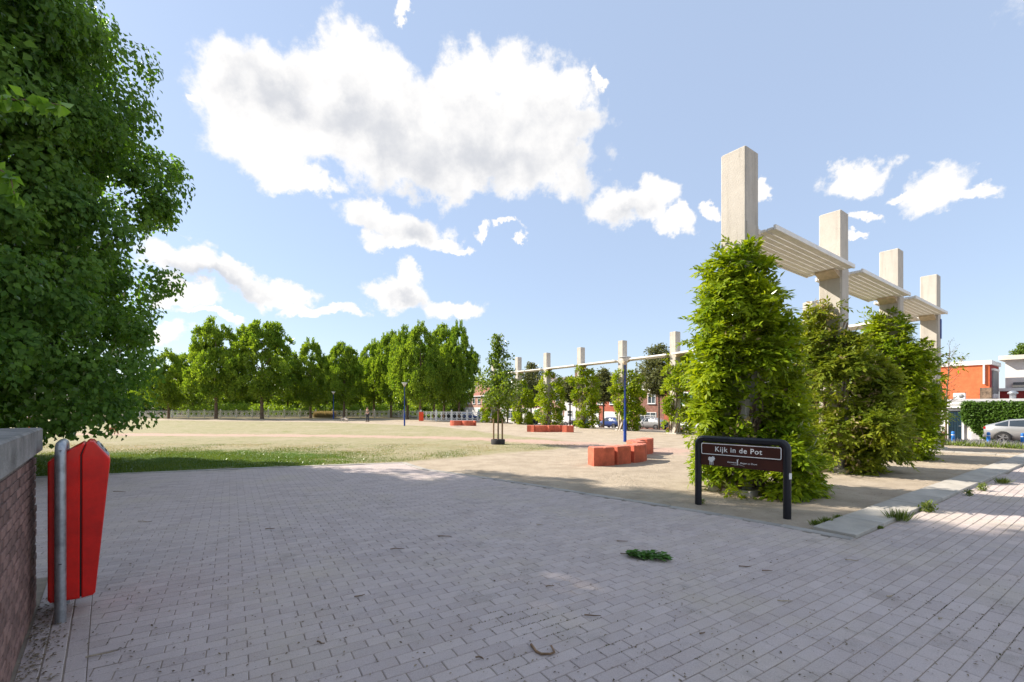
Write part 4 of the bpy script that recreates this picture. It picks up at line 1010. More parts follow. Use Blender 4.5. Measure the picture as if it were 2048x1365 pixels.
text('Bergen op Zoom', .036, SLn * .60, .772, sg, M['white'], y=-.0145, shear=.25, bold=.0003)
em = MB()
em.tube([(SLn * .475, -.0145, .73), (SLn * .482, -.0145, .77), (SLn * .478, -.0145, .80), (SLn * .488, -.0145, .835)], [.004, .007, .009, .004], 5)
em.tube([(SLn * .40, -.0145, .742), (SLn * .45, -.0145, .735), (SLn * .50, -.0145, .745), (SLn * .56, -.0145, .722)], [.001, .003, .003, .001], 4)
em.tube([(SLn * .478, -.0145, .80), (SLn * .468, -.0145, .825)], [.005, .002], 5)
em.build('emblem', M['white'], sg)
tr_ = MB()
for cx, cz, rr in ((.205, .80, .030), (.255, .808, .032), (.228, .775, .024)):
    lob = [(cx + (rr + .004 * math.cos(7 * a)) * math.cos(a), cz + (rr + .004 * math.cos(7 * a)) * 1.15 * math.sin(a)) for a in [2 * math.pi * k / 28 for k in range(28)]]
    yy = -.0142 - .0005 * len(tr_.f); tr_.add([(p[0], yy, p[1]) for p in lob], [tuple(range(27, -1, -1))])
for cx in (.205, .255, .228): tr_.box((cx, -.0140, .74), (.010, .003, .075))
tr_.build('tree_symbol', M['white'], sg)
MB().tube([(SLn + .012, 0, .60), (SLn + .012, 0, .69)], .0475, 18, False).build('sticker', M['white'], sg)

# ------------------------------------------------------------------ orange wave benches
def bench_block(path, w, h, m):
    P = [Vector((*p, 0)) for p in path]; l, r_ = [], []
    for i, p in enumerate(P):
        t = (P[min(i + 1, len(P) - 1)] - P[max(i - 1, 0)]).normalized(); nn = Vector((-t.y, t.x, 0)); l.append(p + nn * w / 2); r_.append(p - nn * w / 2)
    poly = l + r_[::-1]; n = len(poly)
    def sh(k):  # inset ring for the bevel
        c = P[len(P) // 2]; return [q + (P[min(i if i < len(P) else 2 * len(P) - 1 - i, len(P) - 1)] - q) * k for i, q in enumerate(poly)]
    a, b = poly, sh(.05)
    m.add([(q.x, q.y, -.05) for q in a] + [(q.x, q.y, h - .015) for q in a] + [(q.x, q.y, h) for q in b],
          [(i, (i + 1) % n, n + (i + 1) % n, n + i) for i in range(n)] + [(n + i, n + (i + 1) % n, 2 * n + (i + 1) % n, 2 * n + i) for i in range(n)] +
          [(2 * n + i, 2 * n + i + 1, 3 * n - 2 - i, 3 * n - 1 - i) for i in range(len(P) - 1)])
    return m
def arc(c, r_, a0, a1, n=9): return [(c[0] + r_ * math.cos(R(a0 + (a1 - a0) * k / n)), c[1] + r_ * math.sin(R(a0 + (a1 - a0) * k / n))) for k in range(n + 1)]
def bench(label, loc, rz, segs, w, h):
    t = thing('wave_bench', label, 'bench', loc, rz, 'orange wave benches')
    for s in segs:
        o = bench_block(s, w, h, MB()).build('segment', M['orange'], t)
        P = [Vector((*p, 0)) for p in s]; tp_ = MB()
        for i in range(len(P) - 1):
            d = P[i + 1] - P[i]; c = (P[i] + P[i + 1]) / 2
            tp_.box((c.x, c.y, h + .008), (d.length * .86, w * .86, .018), math.atan2(d.y, d.x))
        tp_.build('top_tiles', M['orangetop'], o)
    return t
x, y, z = gp(1210, 931)
bench('long orange wave bench in front of the tall blue lamp post', (x - .40, y, z), 0, [[(0, 0), (.30, .06), (.58, .16)], [(.62, .22), (.86, .42), (1.12, .56)], arc((.75, 1.55), 1.02, -62, -8, 8), arc((2.55, 2.2), .72, 215, 120, 9), [(2.28, 3.0), (2.55, 3.3), (2.7, 3.7)]], .46, .50)
x, y, z = gp(1102, 865)
bench('orange wave bench lying before the dense round vine column', (x, y, z), 0, [[(-1.65, .65), (-1.35, .55), (-1.1, .4)], arc((-.65, .95), .62, 220, 320, 9), arc((.35, -.35), .85, 140, 60, 9), [(.95, .25), (1.2, .05), (1.62, -.05)]], .46, .47)
x, y, z = gp(927, 852)
bench('short orange bench before the white dog-park fence', (x, y, z), 0, [arc((-.6, .6), .55, 200, 330, 8), arc((.55, .4), .6, 215, 300, 8), [(.95, .0), (1.1, .1)]], .46, .47)

# ------------------------------------------------------------------ lamp posts
def lamp(label, px, py, hgt, head=True):
    x, y, z = gp(px, py); t = thing('lamp_post', label, 'lamp post', (x, y, z), 0, 'blue lamp posts')
    MB().lathe([(.075, -.1), (.075, 1.0), (.06, 1.05), (.048, 1.1), (.042, hgt - .42), (.05, hgt - .42), (.05, hgt - .36)], 14).build('pole', M['blue'], t)
    h = MB().lathe([(.05, hgt - .38), (.10, hgt - .30), (.13, hgt - .22), (.12, hgt - .21)], 18).build('collar', M['bracket'], t)
    MB().lathe([(.10, hgt - .22), (.26, hgt - .035), (.25, hgt - .03), (.02, hgt - .06)], 20).build('lens', M['lampglass'], t)
    MB().lathe([(.255, hgt - .028), (.285, hgt - .028), (.285, hgt - .006), (.22, hgt + .01), (0, hgt + .022)], 20).build('cap', M['lgrey'], t)
lamp('tall blue lamp post behind the long orange wave bench', 1250, 884, 4.05)
lamp('blue lamp post in the middle at the far lawn edge', 809, 852, 4.1)
lamp('dark blue lamp post beside the double-trunked park tree', 667, 839, 3.85)
lamp('farthest thin lamp post in the grove behind the fence', 634, 829, 3.3)

# ------------------------------------------------------------------ white ornamental fences
def fence_panel_mesh(L_, h):
    m = MB()
    m.box((L_ / 2, 0, h), (L_, .09, .09)); m.box((L_ / 2, 0, .16), (L_, .07, .08))
    n = 3; cw = L_ / n; zc, hh = (h + .16) / 2, (h - .16) / 2
    for k in range(n):
        cx = cw * (k + .5)
        if k: m.box((cw * k, 0, zc), (.05, .05, hh * 2 - .09))
        rr = hh * .60; m.tube([(cx + rr * math.cos(a), 0, zc + rr * math.sin(a)) for a in [2 * math.pi * j / 12 for j in range(13)]], .038, 5, False)
        for sx in (-1, 1):
            for sz in (-1, 1): m.tube([(cx + sx * cw * .47, 0, zc + sz * hh * .90), (cx + sx * rr * .70, 0, zc + sz * rr * .70)], .034, 5, False)
    return m
def fence(label, p0, p1, n, h, m):
    p0, p1 = Vector((*p0, 0)), Vector((*p1, 0)); d = p1 - p0; t = thing('ornamental_fence', label, 'fence', (p0.x, p0.y, g(p0.x, p0.y)), math.atan2(d.y, d.x), 'white ornamental fences')
    L_ = d.length / n; me = fence_panel_mesh(L_ - .14, h - .08).mesh('fence_panel'); me.materials.append(m)
    pm_ = MB().box((0, 0, (h + .12) / 2 - .05), (.15, .15, h + .12 + .1), bev=.012).lathe([(.09, h + .12), (.09, h + .16), (0, h + .22)], 8).mesh('post'); pm_.materials.append(m)
    for k in range(n + 1):
        w = p0 + d * k / n; z = g(w.x, w.y) - t.location.z
        o = bpy.data.objects.new('post', pm_); COL.objects.link(o); o.parent = t; o.location = (L_ * k, 0, z)
        if k < n:
            o = bpy.data.objects.new('fence_panel', me); COL.objects.link(o); o.parent = t; o.location = (L_ * k + .07, 0, z)
fence('long cream white ornamental fence at the far side of the lawn', (pz(215, 71), 71), (pz(632, 72), 72), 13, 1.10, M['fencew'])
fence('white ornamental fence behind the walker and the small dogs', (pz(665, 72), 72), (pz(836, 70), 70), 6, 1.10, M['fencew'])
fence('bright white fence of the dog park above the short orange bench', (pz(842, 55), 55), (pz(966, 53.5), 53.5), 4, 1.20, M['white'])
x, y = pz(842.5, 54.5), 54.5
t = thing('orange_barrier', 'upright orange red barrier board at the end of the bright white fence', 'barrier', (x, y, g(x, y)))
MB().box((0, 0, .60), (.55, .05, 1.1), bev=.01).build('board', M['signorange'], t)
for s in (-1, 1): MB().box((s * .24, .06, .62), (.05, .05, 1.3)).build('post', M['white'], t)
# tall dry reeds filling the fence gap
r = np.random.default_rng(90); n = 5000; X = r.uniform(pz(630, 71), pz(664, 71), n); Y = r.uniform(70.4, 73, n)
P = np.stack([X, Y, G(X, Y)], 1); Dd = np.stack([r.normal(size=n) * .15, r.normal(size=n) * .15, np.ones(n)], 1)
tag(leaves_obj('tall_dry_grass', [leaf_arrays(P, Dd, r.normal(size=(n, 3)), r.uniform(.6, 1.15, n), .045)], L_DRY), 'tall dry straw grass filling the gap in the white fence', 'grass', kind='stuff')

# ------------------------------------------------------------------ people and dogs
def skin_obj(name, verts, edges, radii, m, parent, root=0, sub=2):
    me = bpy.data.meshes.new(name); me.from_pydata(verts, edges, []); me.update()
    o = link(name, me, m, parent); md = o.modifiers.new('skin', 'SKIN'); md.use_smooth_shade = True
    for i, v in enumerate(me.skin_vertices[0].data):
        rr = radii[i]; v.radius = rr if hasattr(rr, '__len__') else (rr, rr); v.use_root = (i == root)
    s = o.modifiers.new('sub', 'SUBSURF'); s.levels = sub; s.render_levels = sub
    return o
def person(label, loc, rz, shirt, trouser, hair):
    t = thing('person', label, 'person', loc, rz)
    V_ = [(0, 0, .98), (0, -.01, 1.22), (0, 0, 1.42), (0, .01, 1.50), (0, .03, 1.60), (0, .035, 1.70),
          (.09, 0, .92), (.11, .03, .50), (.12, 0, .08), (.12, .12, .03), (-.09, 0, .92), (-.10, -.04, .50), (-.12, -.08, .08), (-.12, .04, .03),
          (.19, 0, 1.40), (.25, -.03, 1.13), (.22, .10, .90), (-.19, 0, 1.40), (-.25, -.03, 1.13), (-.20, .14, .95),
          (.215, .13, .82), (-.19, .19, .89)]
    E = [(0, 1), (1, 2), (2, 3), (3, 4), (4, 5), (0, 6), (6, 7), (7, 8), (8, 9), (0, 10), (10, 11), (11, 12), (12, 13), (2, 14), (14, 15), (15, 16), (2, 17), (17, 18), (18, 19), (16, 20), (19, 21)]
    Rd = [(.15, .11), (.14, .10), (.15, .10), .055, (.075, .09), (.065, .08), .085, .06, .045, .045, .085, .06, .045, .045, .06, .045, .035, .06, .045, .035, .04, .04]
    body = skin_obj('body', V_, E, Rd, M['skin'], t)
    si = [0, 1, 2, 14, 15, 17, 18]; mp = {a: i for i, a in enumerate(si)}
    skin_obj('shirt', [V_[i] for i in si], [(mp[a], mp[b]) for a, b in E if a in mp and b in mp], [(.17, .13), (.16, .12), (.165, .115), .075, .055, .075, .055], shirt, t)
    ti = [0, 6, 7, 8, 10, 11, 12]; mp = {a: i for i, a in enumerate(ti)}
    skin_obj('trousers', [V_[i] for i in ti], [(mp[a], mp[b]) for a, b in E if a in mp and b in mp], [(.165, .125), .105, .08, .065, .105, .08, .065], trouser, t)
    MB().lathe([(.088, 1.60), (.095, 1.66), (.085, 1.73), (.05, 1.77), (0, 1.785)], 12, (0, -.01, 0)).build('hair', hair, t)
    MB().tube([(0, .10, 1.665), (0, .135, 1.635), (0, .11, 1.625)], [.008, .014, .008], 6).build('nose', M['skin'], t)
    for s in (-1, 1):
        MB().lathe([(.0, .012), (.011, .006), (.012, 0), (.0, -.012)], 8, (s * .03, .112, 1.675)).build('eye', M['black'], t)
        MB().box((s * .12, .06 if s > 0 else -.02, .035), (.09, .26, .07), bev=.02).build('shoe', M['black'], t)
    return t
x, y, z = gp(735, 844); person('walker in olive shirt and dark trousers on the path by the white fence', (x, y, z), 2.6, M['shirt'], M['trouser'], M['bark'])
x, y, z = gp(60, 870); person('person in white top and orange trousers half hidden behind hanging leaves', (x, y, z), -1.3, M['whitecloth'], M['orangecloth'], M['lgrey'])
def dog(label, px, py, rz, s, m, group=None):
    x, y, z = gp(px, py); t = thing('dog', label, 'dog', (x, y, z), rz, group); t.scale = (s, s, s)
    V_ = [(-.22, 0, .42), (-.05, 0, .41), (.14, 0, .42), (.25, 0, .50), (.34, 0, .57), (.45, 0, .545),
          (-.24, .06, .36), (-.20, .065, .24), (-.28, .065, .13), (-.27, .065, .02), (-.24, -.06, .36), (-.14, -.065, .24), (-.20, -.065, .13), (-.17, -.065, .02),
          (.16, .065, .34), (.20, .065, .18), (.22, .065, .02), (.16, -.065, .34), (.11, -.065, .18), (.08, -.065, .02),
          (-.33, 0, .47), (-.42, 0, .60), (.31, .045, .61), (.30, .055, .68), (.31, -.045, .61), (.30, -.055, .68)]
    E = [(0, 1), (1, 2), (2, 3), (3, 4), (4, 5), (0, 6), (6, 7), (7, 8), (8, 9), (0, 10), (10, 11), (11, 12), (12, 13), (2, 14), (14, 15), (15, 16), (2, 17), (17, 18), (18, 19), (0, 20), (20, 21), (4, 22), (22, 23), (4, 24), (24, 25)]
    Rd = [.085, .085, .11, .075, .068, .034, .07, .045, .024, .022, .07, .045, .024, .022, .05, .03, .022, .05, .03, .022, .025, .012, .025, .012, .025, .012]
    skin_obj('body', V_, E, Rd, m, t, 1)
    MB().lathe([(0, .016), (.014, .008), (.016, 0), (0, -.014)], 8, (.482, 0, .55)).build('nose', M['black'], t)
dog('tan dog trotting along the dirt path on the lawn', 228, 870, .05, 1.0, M['dogtan'])
dog('white dog with its head towards the walker', 686, 844, .2, .85, M['dogwhite'], 'two dogs near the walker')
dog('patchy white dog nearest the walker', 693, 845, 2.6, .8, M['dogwhite'], 'two dogs near the walker')

# ------------------------------------------------------------------ cars
def make_car(label, loc, rz, paint, L_=4.3, W_=1.78, H=1.50, suv=False, group=None, two=False):
    t = thing('parked_car', label, 'car', loc, rz, group)      # local x: front
    hx = L_ / 2; hw = W_ / 2
    #        x,        zb,  zmid, zbelt, ztop, top half width, half width
    st = [(-hx, .42, .62, .86, .90, .60, .78), (-hx + .10, .28, .60, .95, 1.02, .66, .93), (-hx + .45, .22, .60, .98, H - .30, .58, .985), (-hx + 1.0, .20, .58, .96, H - .08, .60, 1.),
          (-.25, .20, .57, .94, H, .61, 1.), (.30, .20, .56, .92, H - .03, .60, 1.), (.72, .20, .55, .91, H - .22, .60, .99), (1.12, .20, .55, .90, .96, .70, .98), (hx - .50, .22, .54, .80, .86, .68, .95), (hx - .12, .26, .50, .66, .72, .62, .86), (hx, .36, .48, .58, .62, .52, .72)]
    vs, fs = [], []
    for (x, zb, zm, zl, zt, tw, w) in st:
        w *= hw; tw *= W_ / 1.55
        tw = min(tw, w * .93)
        prof = [(w * .86, zb), (w, zm), (w * .975, zl), (tw, zt - .05), (tw * .86, zt)]
        ring = [(x, p[0], p[1]) for p in prof] + [(x, -p[0], p[1]) for p in prof[::-1]]; vs += ring
    n = 10
    for i in range(len(st) - 1):
        for k in range(n): a = i * n + k; b = i * n + (k + 1) % n; fs.append((a, b, b + n, a + n))
    fs += [tuple(range(n)), tuple(range(len(vs) - 1, len(vs) - n - 1, -1))]
    m = MB().add(vs, fs, True); body = m.build('body', paint, t)
    def side_pt(i, k, s): p = vs[i * n + k]; return Vector((p[0], s * (abs(p[1]) + .006), p[2]))
    for s in (1, -1):
        for i0, i1 in ((2, 3), (3, 4), (4, 5), (5, 6)):
            a, b, c, d = side_pt(i0, 2, s), side_pt(i1, 2, s), side_pt(i1, 3, s), side_pt(i0, 3, s)
            ins = lambda p, q, f: p.lerp(q, f)
            ctr = (a + b + c + d) / 4; q = [p.lerp(ctr, .07) for p in (a, b, c, d)]
            q[0].z += .02; q[1].z += .02
            mb = MB(); mb.quad(*q) if s < 0 else mb.quad(*q[::-1]); mb.build('side_window', M['glass'], t)
        tl = MB().box((-hx + .07, s * hw * .70, .86), (.12, hw * .42, .13), bev=.02); tl.build('tail_light', M['lightr'], t)
        MB().box((hx - .16, s * hw * .62, .63), (.18, hw * .34, .10), bev=.02).build('headlight', M['lampglass'], t)
        MB().box((.78, s * (hw + .08), .96), (.12, .16, .11), bev=.02).build('mirror', paint, t)
        for xw in (-hx + .78, hx - .86):
            wl = thing('wheel', None, None); wl.parent = t; wl.location = (xw, s * (hw - .10), .33)
            ty = MB(); ty.lathe([(.22, -.10), (.30, -.11), (.33, -.08), (.33, .08), (.30, .11), (.22, .10)], 22)
            rim = MB(); rim.lathe([(.225, .085), (.21, .06), (.20, .02)], 22)
            for k in range(5):
                a = 2 * math.pi * k / 5; rim.box((.11 * math.cos(a), .11 * math.sin(a), .075), (.22, .06, .03), a)
            rim.lathe([(.05, .10), (0, .105)], 12)
            arch = MB(); arch.lathe([(.30, .117), (.365, .117), (.365, .10)], 22)
            for q, nm, mm in ((ty, 'tyre', M['rubber']), (rim, 'rim', M['rim']), (arch, 'arch_trim', M['black'])):
                o = q.build(nm, mm, wl); o.rotation_euler = (R(-90) * s, 0, 0)
    rw = [Vector(vs[1 * n + 3]), Vector(vs[1 * n + 6]), Vector(vs[2 * n + 6]), Vector(vs[2 * n + 3])]
    off = Vector((-.012, 0, .010)); MB().quad(*[p.lerp(sum(rw, Vector()) / 4, .06) + off for p in rw]).build('rear_window', M['glass'], t)
    fw = [Vector(vs[6 * n + 3]), Vector(vs[6 * n + 6]), Vector(vs[7 * n + 6]), Vector(vs[7 * n + 3])]
    off = Vector((.010, 0, .012)); MB().quad(*[p.lerp(sum(fw, Vector()) / 4, .06) + off for p in fw]).build('windscreen', M['glass'], t)
    MB().box((-hx + .02, 0, .40), (.12, W_ * .80, .16), bev=.03).build('bumper', M['grey'], t)
    return t
def on_b(px, b):
    t = (px - CX) / F; Y = (b + C1[0] * U[0] + C1[1] * U[1]) / (U[0] * t + U[1]); X = t * Y; return X, Y, g(X, Y)
SANG = math.atan2(-V[1], -V[0])
X, Y, Z = on_b(2086, 29.6)
make_car('silver grey car parked before the ivy covered wall', (X, Y, Z), SANG, M['silver'], 4.4, 1.82, 1.44)
X, Y, Z = on_b(1302, 38.0); make_car('silver hatchback parked before the red house with green glass bay', (X, Y, Z), SANG + math.pi, M['silver'], 4.2, group='cars on the far street')
X, Y, Z = on_b(1222, 39.0); make_car('dark blue car parked right of the shaggy vine', (X, Y, Z), SANG + math.pi, M['carblue'], 4.0, group='cars on the far street')
X, Y, Z = on_b(1128, 38.5); make_car('white car parked behind the end of the orange wave bench', (X, Y, Z), SANG + math.pi, M['carwhite'], 4.2, group='cars on the far street')
X, Y, Z = on_b(1070, 38.5); make_car('dark grey car parked between the two left vines', (X, Y, Z), SANG + math.pi, M['cardark'], 4.2, group='cars on the far street')
X, Y, Z = on_b(1398, 37.0); make_car('white car parked beside the tall front vine', (X, Y, Z), SANG + math.pi, M['carwhite'], 4.0, group='cars on the far street')
for k, (px, Y) in enumerate(((806, 96), (905, 82), (938, 84), (870, 88))):
    X = pz(px, Y); make_car(['white car glimpsed between trunks left of the middle lamp post', 'dark car behind the bright white fence, nearest the orange panel', 'blue car behind the right end of the bright white fence', 'pale car parked behind the bright white fence trunks'][k], (X, Y, g(X, Y)), .1, [M['carwhite'], M['cardark'], M['carblue'], M['silver']][k], group='cars behind the trees')
# bicycles by the back row
def bicycle(label, X, Y, rz):
    t = thing('bicycle', label, 'bicycle', (X, Y, g(X, Y)), rz, 'bicycles at the street edge')
    for xw in (-.52, .52):
        w = MB().tube([(xw + .33 * math.cos(a), 0, .35 + .33 * math.sin(a)) for a in [2 * math.pi * k / 20 for k in range(21)]], .022, 6, False)
        for k in range(8): a = math.pi * k / 8; w.tube([(xw - .32 * math.cos(a), 0, .35 - .32 * math.sin(a)), (xw + .32 * math.cos(a), 0, .35 + .32 * math.sin(a))], .004, 3, False)
        w.build('wheel', M['rubber'], t)
    f = MB()
    for a, b in (((-.52, .35), (-.08, .33)), ((-.08, .33), (-.20, .82)), ((-.08, .33), (.36, .78)), ((-.18, .75), (.34, .84)), ((-.52, .35), (-.18, .72)), ((.52, .35), (.34, .95))): f.tube([(a[0], 0, a[1]), (b[0], 0, b[1])], .018, 6)
    f.build('frame', M['black'], t)
    MB().tube([(.20, -.28, 1.05), (.34, -.1, 1.02), (.34, .1, 1.02), (.20, .28, 1.05)], .014, 6).build('handlebar', M['galv'], t)
    MB().box((-.22, 0, .90), (.26, .15, .06), bev=.02).build('saddle', M['black'], t)
X, Y, Z = on_b(1263, 29); bicycle('black bicycle standing behind the lamp post column', X, Y, SANG)
X, Y, Z = on_b(1272, 30); bicycle('black bicycle nearest the silver hatchback', X, Y, SANG + .2)

# ------------------------------------------------------------------ houses along the far street
M['brickred'] = mat('red facade brick', (.40, .115, .07), .9, .18, 2.5, .3, 20)
M['brickpink'] = mat('pink facade brick', (.44, .26, .20), .9, .15, 2.5, .3, 20)
M['brickdark'] = mat('brown facade brick', (.26, .13, .10), .9, .2, 2.5, .3, 20)
M['plaster'] = mat('white plaster', (.70, .68, .65), .85, .06, 2)
M['cream'] = mat('cream plaster', (.60, .55, .46), .85, .08, 2)
M['roofgrey'] = mat('grey roof tiles', (.20, .18, .17), .8, .2, 3, .4, 18)
M['rooforange'] = mat('red roof tiles', (.30, .12, .08), .8, .2, 3, .4, 18)
M['brickor'] = mat('orange facade brick', (.62, .150, .055), .9, .12, 3, .3, 25)
M['brickdr'] = mat('dark red facade brick', (.36, .05, .045), .9, .12, 3, .3, 25)
def window(par, x, z, w, h, pane='pane', y=0., sill=True, mull=1, trans=True):
    f = MB(); fw = .07
    f.box((x - w / 2 + fw / 2, y - .03, z + h / 2), (fw, .10, h)); f.box((x + w / 2 - fw / 2, y - .03, z + h / 2), (fw, .10, h))
    f.box((x, y - .03, z + fw / 2), (w - 2 * fw, .10, fw)); f.box((x, y - .03, z + h - fw / 2), (w - 2 * fw, .10, fw))
    for k in range(1, mull + 1): f.box((x - w / 2 + w * k / (mull + 1), y - .03, z + h / 2), (.06, .09, h - 2 * fw))
    if trans: f.box((x, y - .031, z + h * .70), (w - 2 * fw, .085, .06))
    o = f.build('window', M['white'], par)
    MB().box((x, y - .004, z + h / 2), (w - .1, .03, h - .1)).build('pane', M[pane], o)
    if sill: MB().box((x, y - .07, z - .04), (w + .16, .20, .07)).build('sill', M['lgrey'], o)
def door(par, x, w=.95, h=2.2, m='white', y=0.):
    MB().box((x, y - .02, h / 2), (w, .08, h)).build('door', M[m], par)
    d = par.children[-1]
    MB().box((x, y - .065, h * .62), (w * .22, .02, h * .42)).build('pane', M['pane'], d)
    MB().box((x, y - .03, h + .22), (w, .06, .36)).build('transom', M['paneg'], par)
    fr = MB(); fr.box((x - w / 2 - .04, y - .03, (h + .4) / 2), (.08, .12, h + .4)); fr.box((x + w / 2 + .04, y - .03, (h + .4) / 2), (.08, .12, h + .4)); fr.box((x, y - .03, h + .44), (w + .16, .12, .08)); fr.build('door_frame', M['white'], par)
def house(label, a_left, a_right, b, wallm, lower, roofm, eave, ridge, kind):
    P = AB(a_left, b); w = a_left - a_right - .02; z = min(g(*AB(a_left, b)), g(*AB(a_right, b)))
    t = thing('terraced_house', label, 'house', (P[0], P[1], z), SANG, 'terraced houses along the far street')
    D = 8.5
    MB().box((w / 2, D / 2, eave / 2 - .3), (w, D, eave + .6)).build('wall', M[wallm], t)
    if lower: MB().box((w / 2, -.012, 1.5), (w - .05, .03, 3.0)).build('ground_floor', M[lower], t)
    if ridge > eave:
        r_ = MB().prism([(-.3, eave - .12), (D / 2, ridge), (D + .3, eave - .12), (D + .3, eave - .02), (D / 2, ridge + .14), (-.3, eave)], 0.001, w - .001, Matrix(((0, 0, 1), (1, 0, 0), (0, 1, 0)))).build('roof', M[roofm], t)
        MB().prism([(0, eave), (D, eave), (D / 2, ridge)], .01, w - .01, Matrix(((0, 0, 1), (1, 0, 0), (0, 1, 0)))).build('gable', M[wallm], t)
        MB().box((w * .82, D / 2, ridge + .25), (.6, .6, 1.1)).build('chimney', M['brickdark'], r_)
    else:
        MB().box((w / 2, D / 2, eave + .15), (w - .01, D + .3, .25)).build('roof', M['lgrey'], t)
    MB().box((w / 2, -.17, eave - .08), (w - .04, .30, .16)).build('gutter', M['white'], t)
    if kind == 0:
        door(t, .9); window(t, w * .62, .8, w * .42, 1.7, mull=2); 
        for k in (.25, .72): window(t, w * k, 3.7, 1.3, 1.5)
    elif kind == 1:
        door(t, w - .9, m='door'); window(t, w * .38, .8, 2.2, 1.7, mull=1)
        for k in (.3, .75): window(t, w * k, 3.8, 1.1, 1.6, mull=0)
    elif kind == 2:   # garage and door
        door(t, 1.0)
        MB().box((w * .62, -.03, 1.25), (2.9, .08, 2.5)).build('garage_door', M['white'], t)
        for k in (.3, .7): window(t, w * k, 3.6, 1.5, 1.4)
    elif kind == 3:   # bay with green glass above a wide window
        window(t, w * .52, .9, 2.7, 1.75, mull=2); door(t, w - .7, m='white')
        by = MB(); by.box((w * .5, -.30, 3.28), (3.3, .7, .22)); by.box((w * .5, -.30, 5.0), (3.3, .7, .18)); by.box((w * .5, -.26, 4.15), (3.1, .55, 1.56)); by.build('bay', M['white'], t)
        for k in (-1, 0, 1): MB().box((w * .5 + k * .98, -.55, 4.15), (.88, .04, 1.42)).build('bay_pane', M['paneg'], t)
    elif kind == 4:
        for k in (.22, .52): window(t, w * k, .75, 1.25, 1.9, mull=0)
        door(t, w * .82, m='door')
        for k in (.22, .52, .82): window(t, w * k, 3.8, 1.05, 1.6, mull=0)
bo_ = [101, 94, 87, 79.5, 72.5, 66, 59.5, 53, 46.5, 40, 33, 26.5, 19.5]
HS = [('pale plaster house glimpsed between the rightmost park tree trunks', 'plaster', None, 'roofgrey', 5.6, 8.4, 1),
 ('cream house behind the bright white fence posts', 'cream', None, 'roofgrey', 5.4, 8.2, 0), ('pink brick house behind the right end of the bright white fence', 'brickpink', 'plaster', 'rooforange', 5.6, 8.3, 4),
 ('brown brick house behind the staked young tree', 'brickdark', None, 'roofgrey', 5.6, 8.4, 1), ('white plaster house behind the low vine by the young tree', 'plaster', None, 'roofgrey', 5.5, 8.4, 0),
 ('pink brick house with white ground floor behind the dense round vine', 'brickpink', 'plaster', 'roofgrey', 5.6, 8.6, 4), ('grey roofed pale brick house between the dense vine and shaggy vine', 'brickpink', None, 'roofgrey', 5.4, 8.6, 1),
 ('white house behind the shaggy vine', 'plaster', None, 'roofgrey', 5.6, 8.2, 4), ('low red brick house with white door and white garage', 'brickred', None, 'roofgrey', 5.0, 5.0, 2),
 ('plain brown brick house behind the lamp post vine', 'brickdark', None, 'roofgrey', 5.8, 8.3, 0), ('red brick house with green glass bay above a wide white window', 'brickred', None, 'roofgrey', 5.9, 8.6, 3),
 ('white and brick house with tall windows beside the tall front vine', 'plaster', 'brickdark', 'roofgrey', 5.9, 8.5, 4)]
for k, (lab, wm, lw, rm, ev, rd, kd) in enumerate(HS): house(lab, bo_[k], bo_[k + 1], 44, wm, lw, rm, ev, rd, kd)

# ------------------------------------------------------------------ right-hand buildings
def a_at(px, b): X, Y, Z = on_b(px, b); return (X - C1[0]) * V[0] + (Y - C1[1]) * V[1]
b0 = 36.0; aL = a_at(1800, b0); P = AB(aL, b0); zb_ = g(*AB(a_at(1910, b0), b0)) - .02
lw = thing('low_white_building', 'low flat-roofed white building with a dark door behind the bollards', 'building', (P[0], P[1], zb_), SANG)
lx = lambda px, a_=aL: a_ - a_at(px, b0)
WLn = lx(2120)
wb = MB()
dx0, dx1 = lx(1897), lx(1924)
wb.box((WLn / 2, 3.0, 1.37), (WLn, 6.0, 2.9)); wb.build('wall', M['plaster'], lw)
MB().box((WLn / 2, 2.95, 2.90), (WLn + .2, 6.2, .16)).build('roof', M['lgrey'], lw)
MB().box((WLn / 2, -.06, 2.72), (WLn + .1, .12, .22)).build('fascia', M['white'], lw)
MB().box((lx(1975), -.03, .28), (lx(1990) - lx(1925), .05, .56)).build('plinth', M['lgrey'], lw)
dc, dw_ = (dx0 + dx1) / 2, dx1 - dx0
dd_ = MB().box((dc, -.03, 1.05), (dw_, .06, 2.1)).build('door', M['door'], lw)
for k in range(5): MB().box((dc - dw_ / 2 + dw_ * (k + .5) / 5, -.065, 1.05), (dw_ / 5 - .025, .02, 2.0)).build('plank', M['door'], dd_)
MB().box((dc + dw_ * .38, -.10, 1.05), (.14, .06, .04)).build('handle', M['galv'], dd_)
fr = MB(); fr.box((dc - dw_ / 2 - .06, -.05, 1.1), (.12, .12, 2.3)); fr.box((dc + dw_ / 2 + .06, -.05, 1.1), (.12, .12, 2.3)); fr.box((dc, -.05, 2.2), (dw_, .12, .14)); fr.box((dc, -.14, 2.42), (dw_ + .6, .34, .16)); fr.build('door_frame', M['white'], lw)
vb = MB().lathe([(.16, 0), (.16, .35), (.26, .35), (.26, .45), (.12, .55), (0, .58)], 14, (lx(2020), 1.2, 2.97)); vb.build('roof_vent', M['galv'], lw)
ac = thing('air_conditioner', 'small white air conditioner box standing on the low flat roof', 'air conditioner', (0, 0, 0)); Pq = AB(a_at(1919, b0 + .8), b0 + .8); ac.location = (Pq[0], Pq[1], zb_ + 2.98); ac.rotation_euler = (0, 0, SANG)
MB().box((0, 0, .22), (.62, .34, .44), bev=.02).build('case', M['white'], ac)
MB().lathe([(.0, .02), (.14, .02), (.15, 0)], 16).build('fan_grille', M['grey'], ac); ac.children[-1].location = (.12, -.17, .22); ac.children[-1].rotation_euler = (R(90), 0, 0)
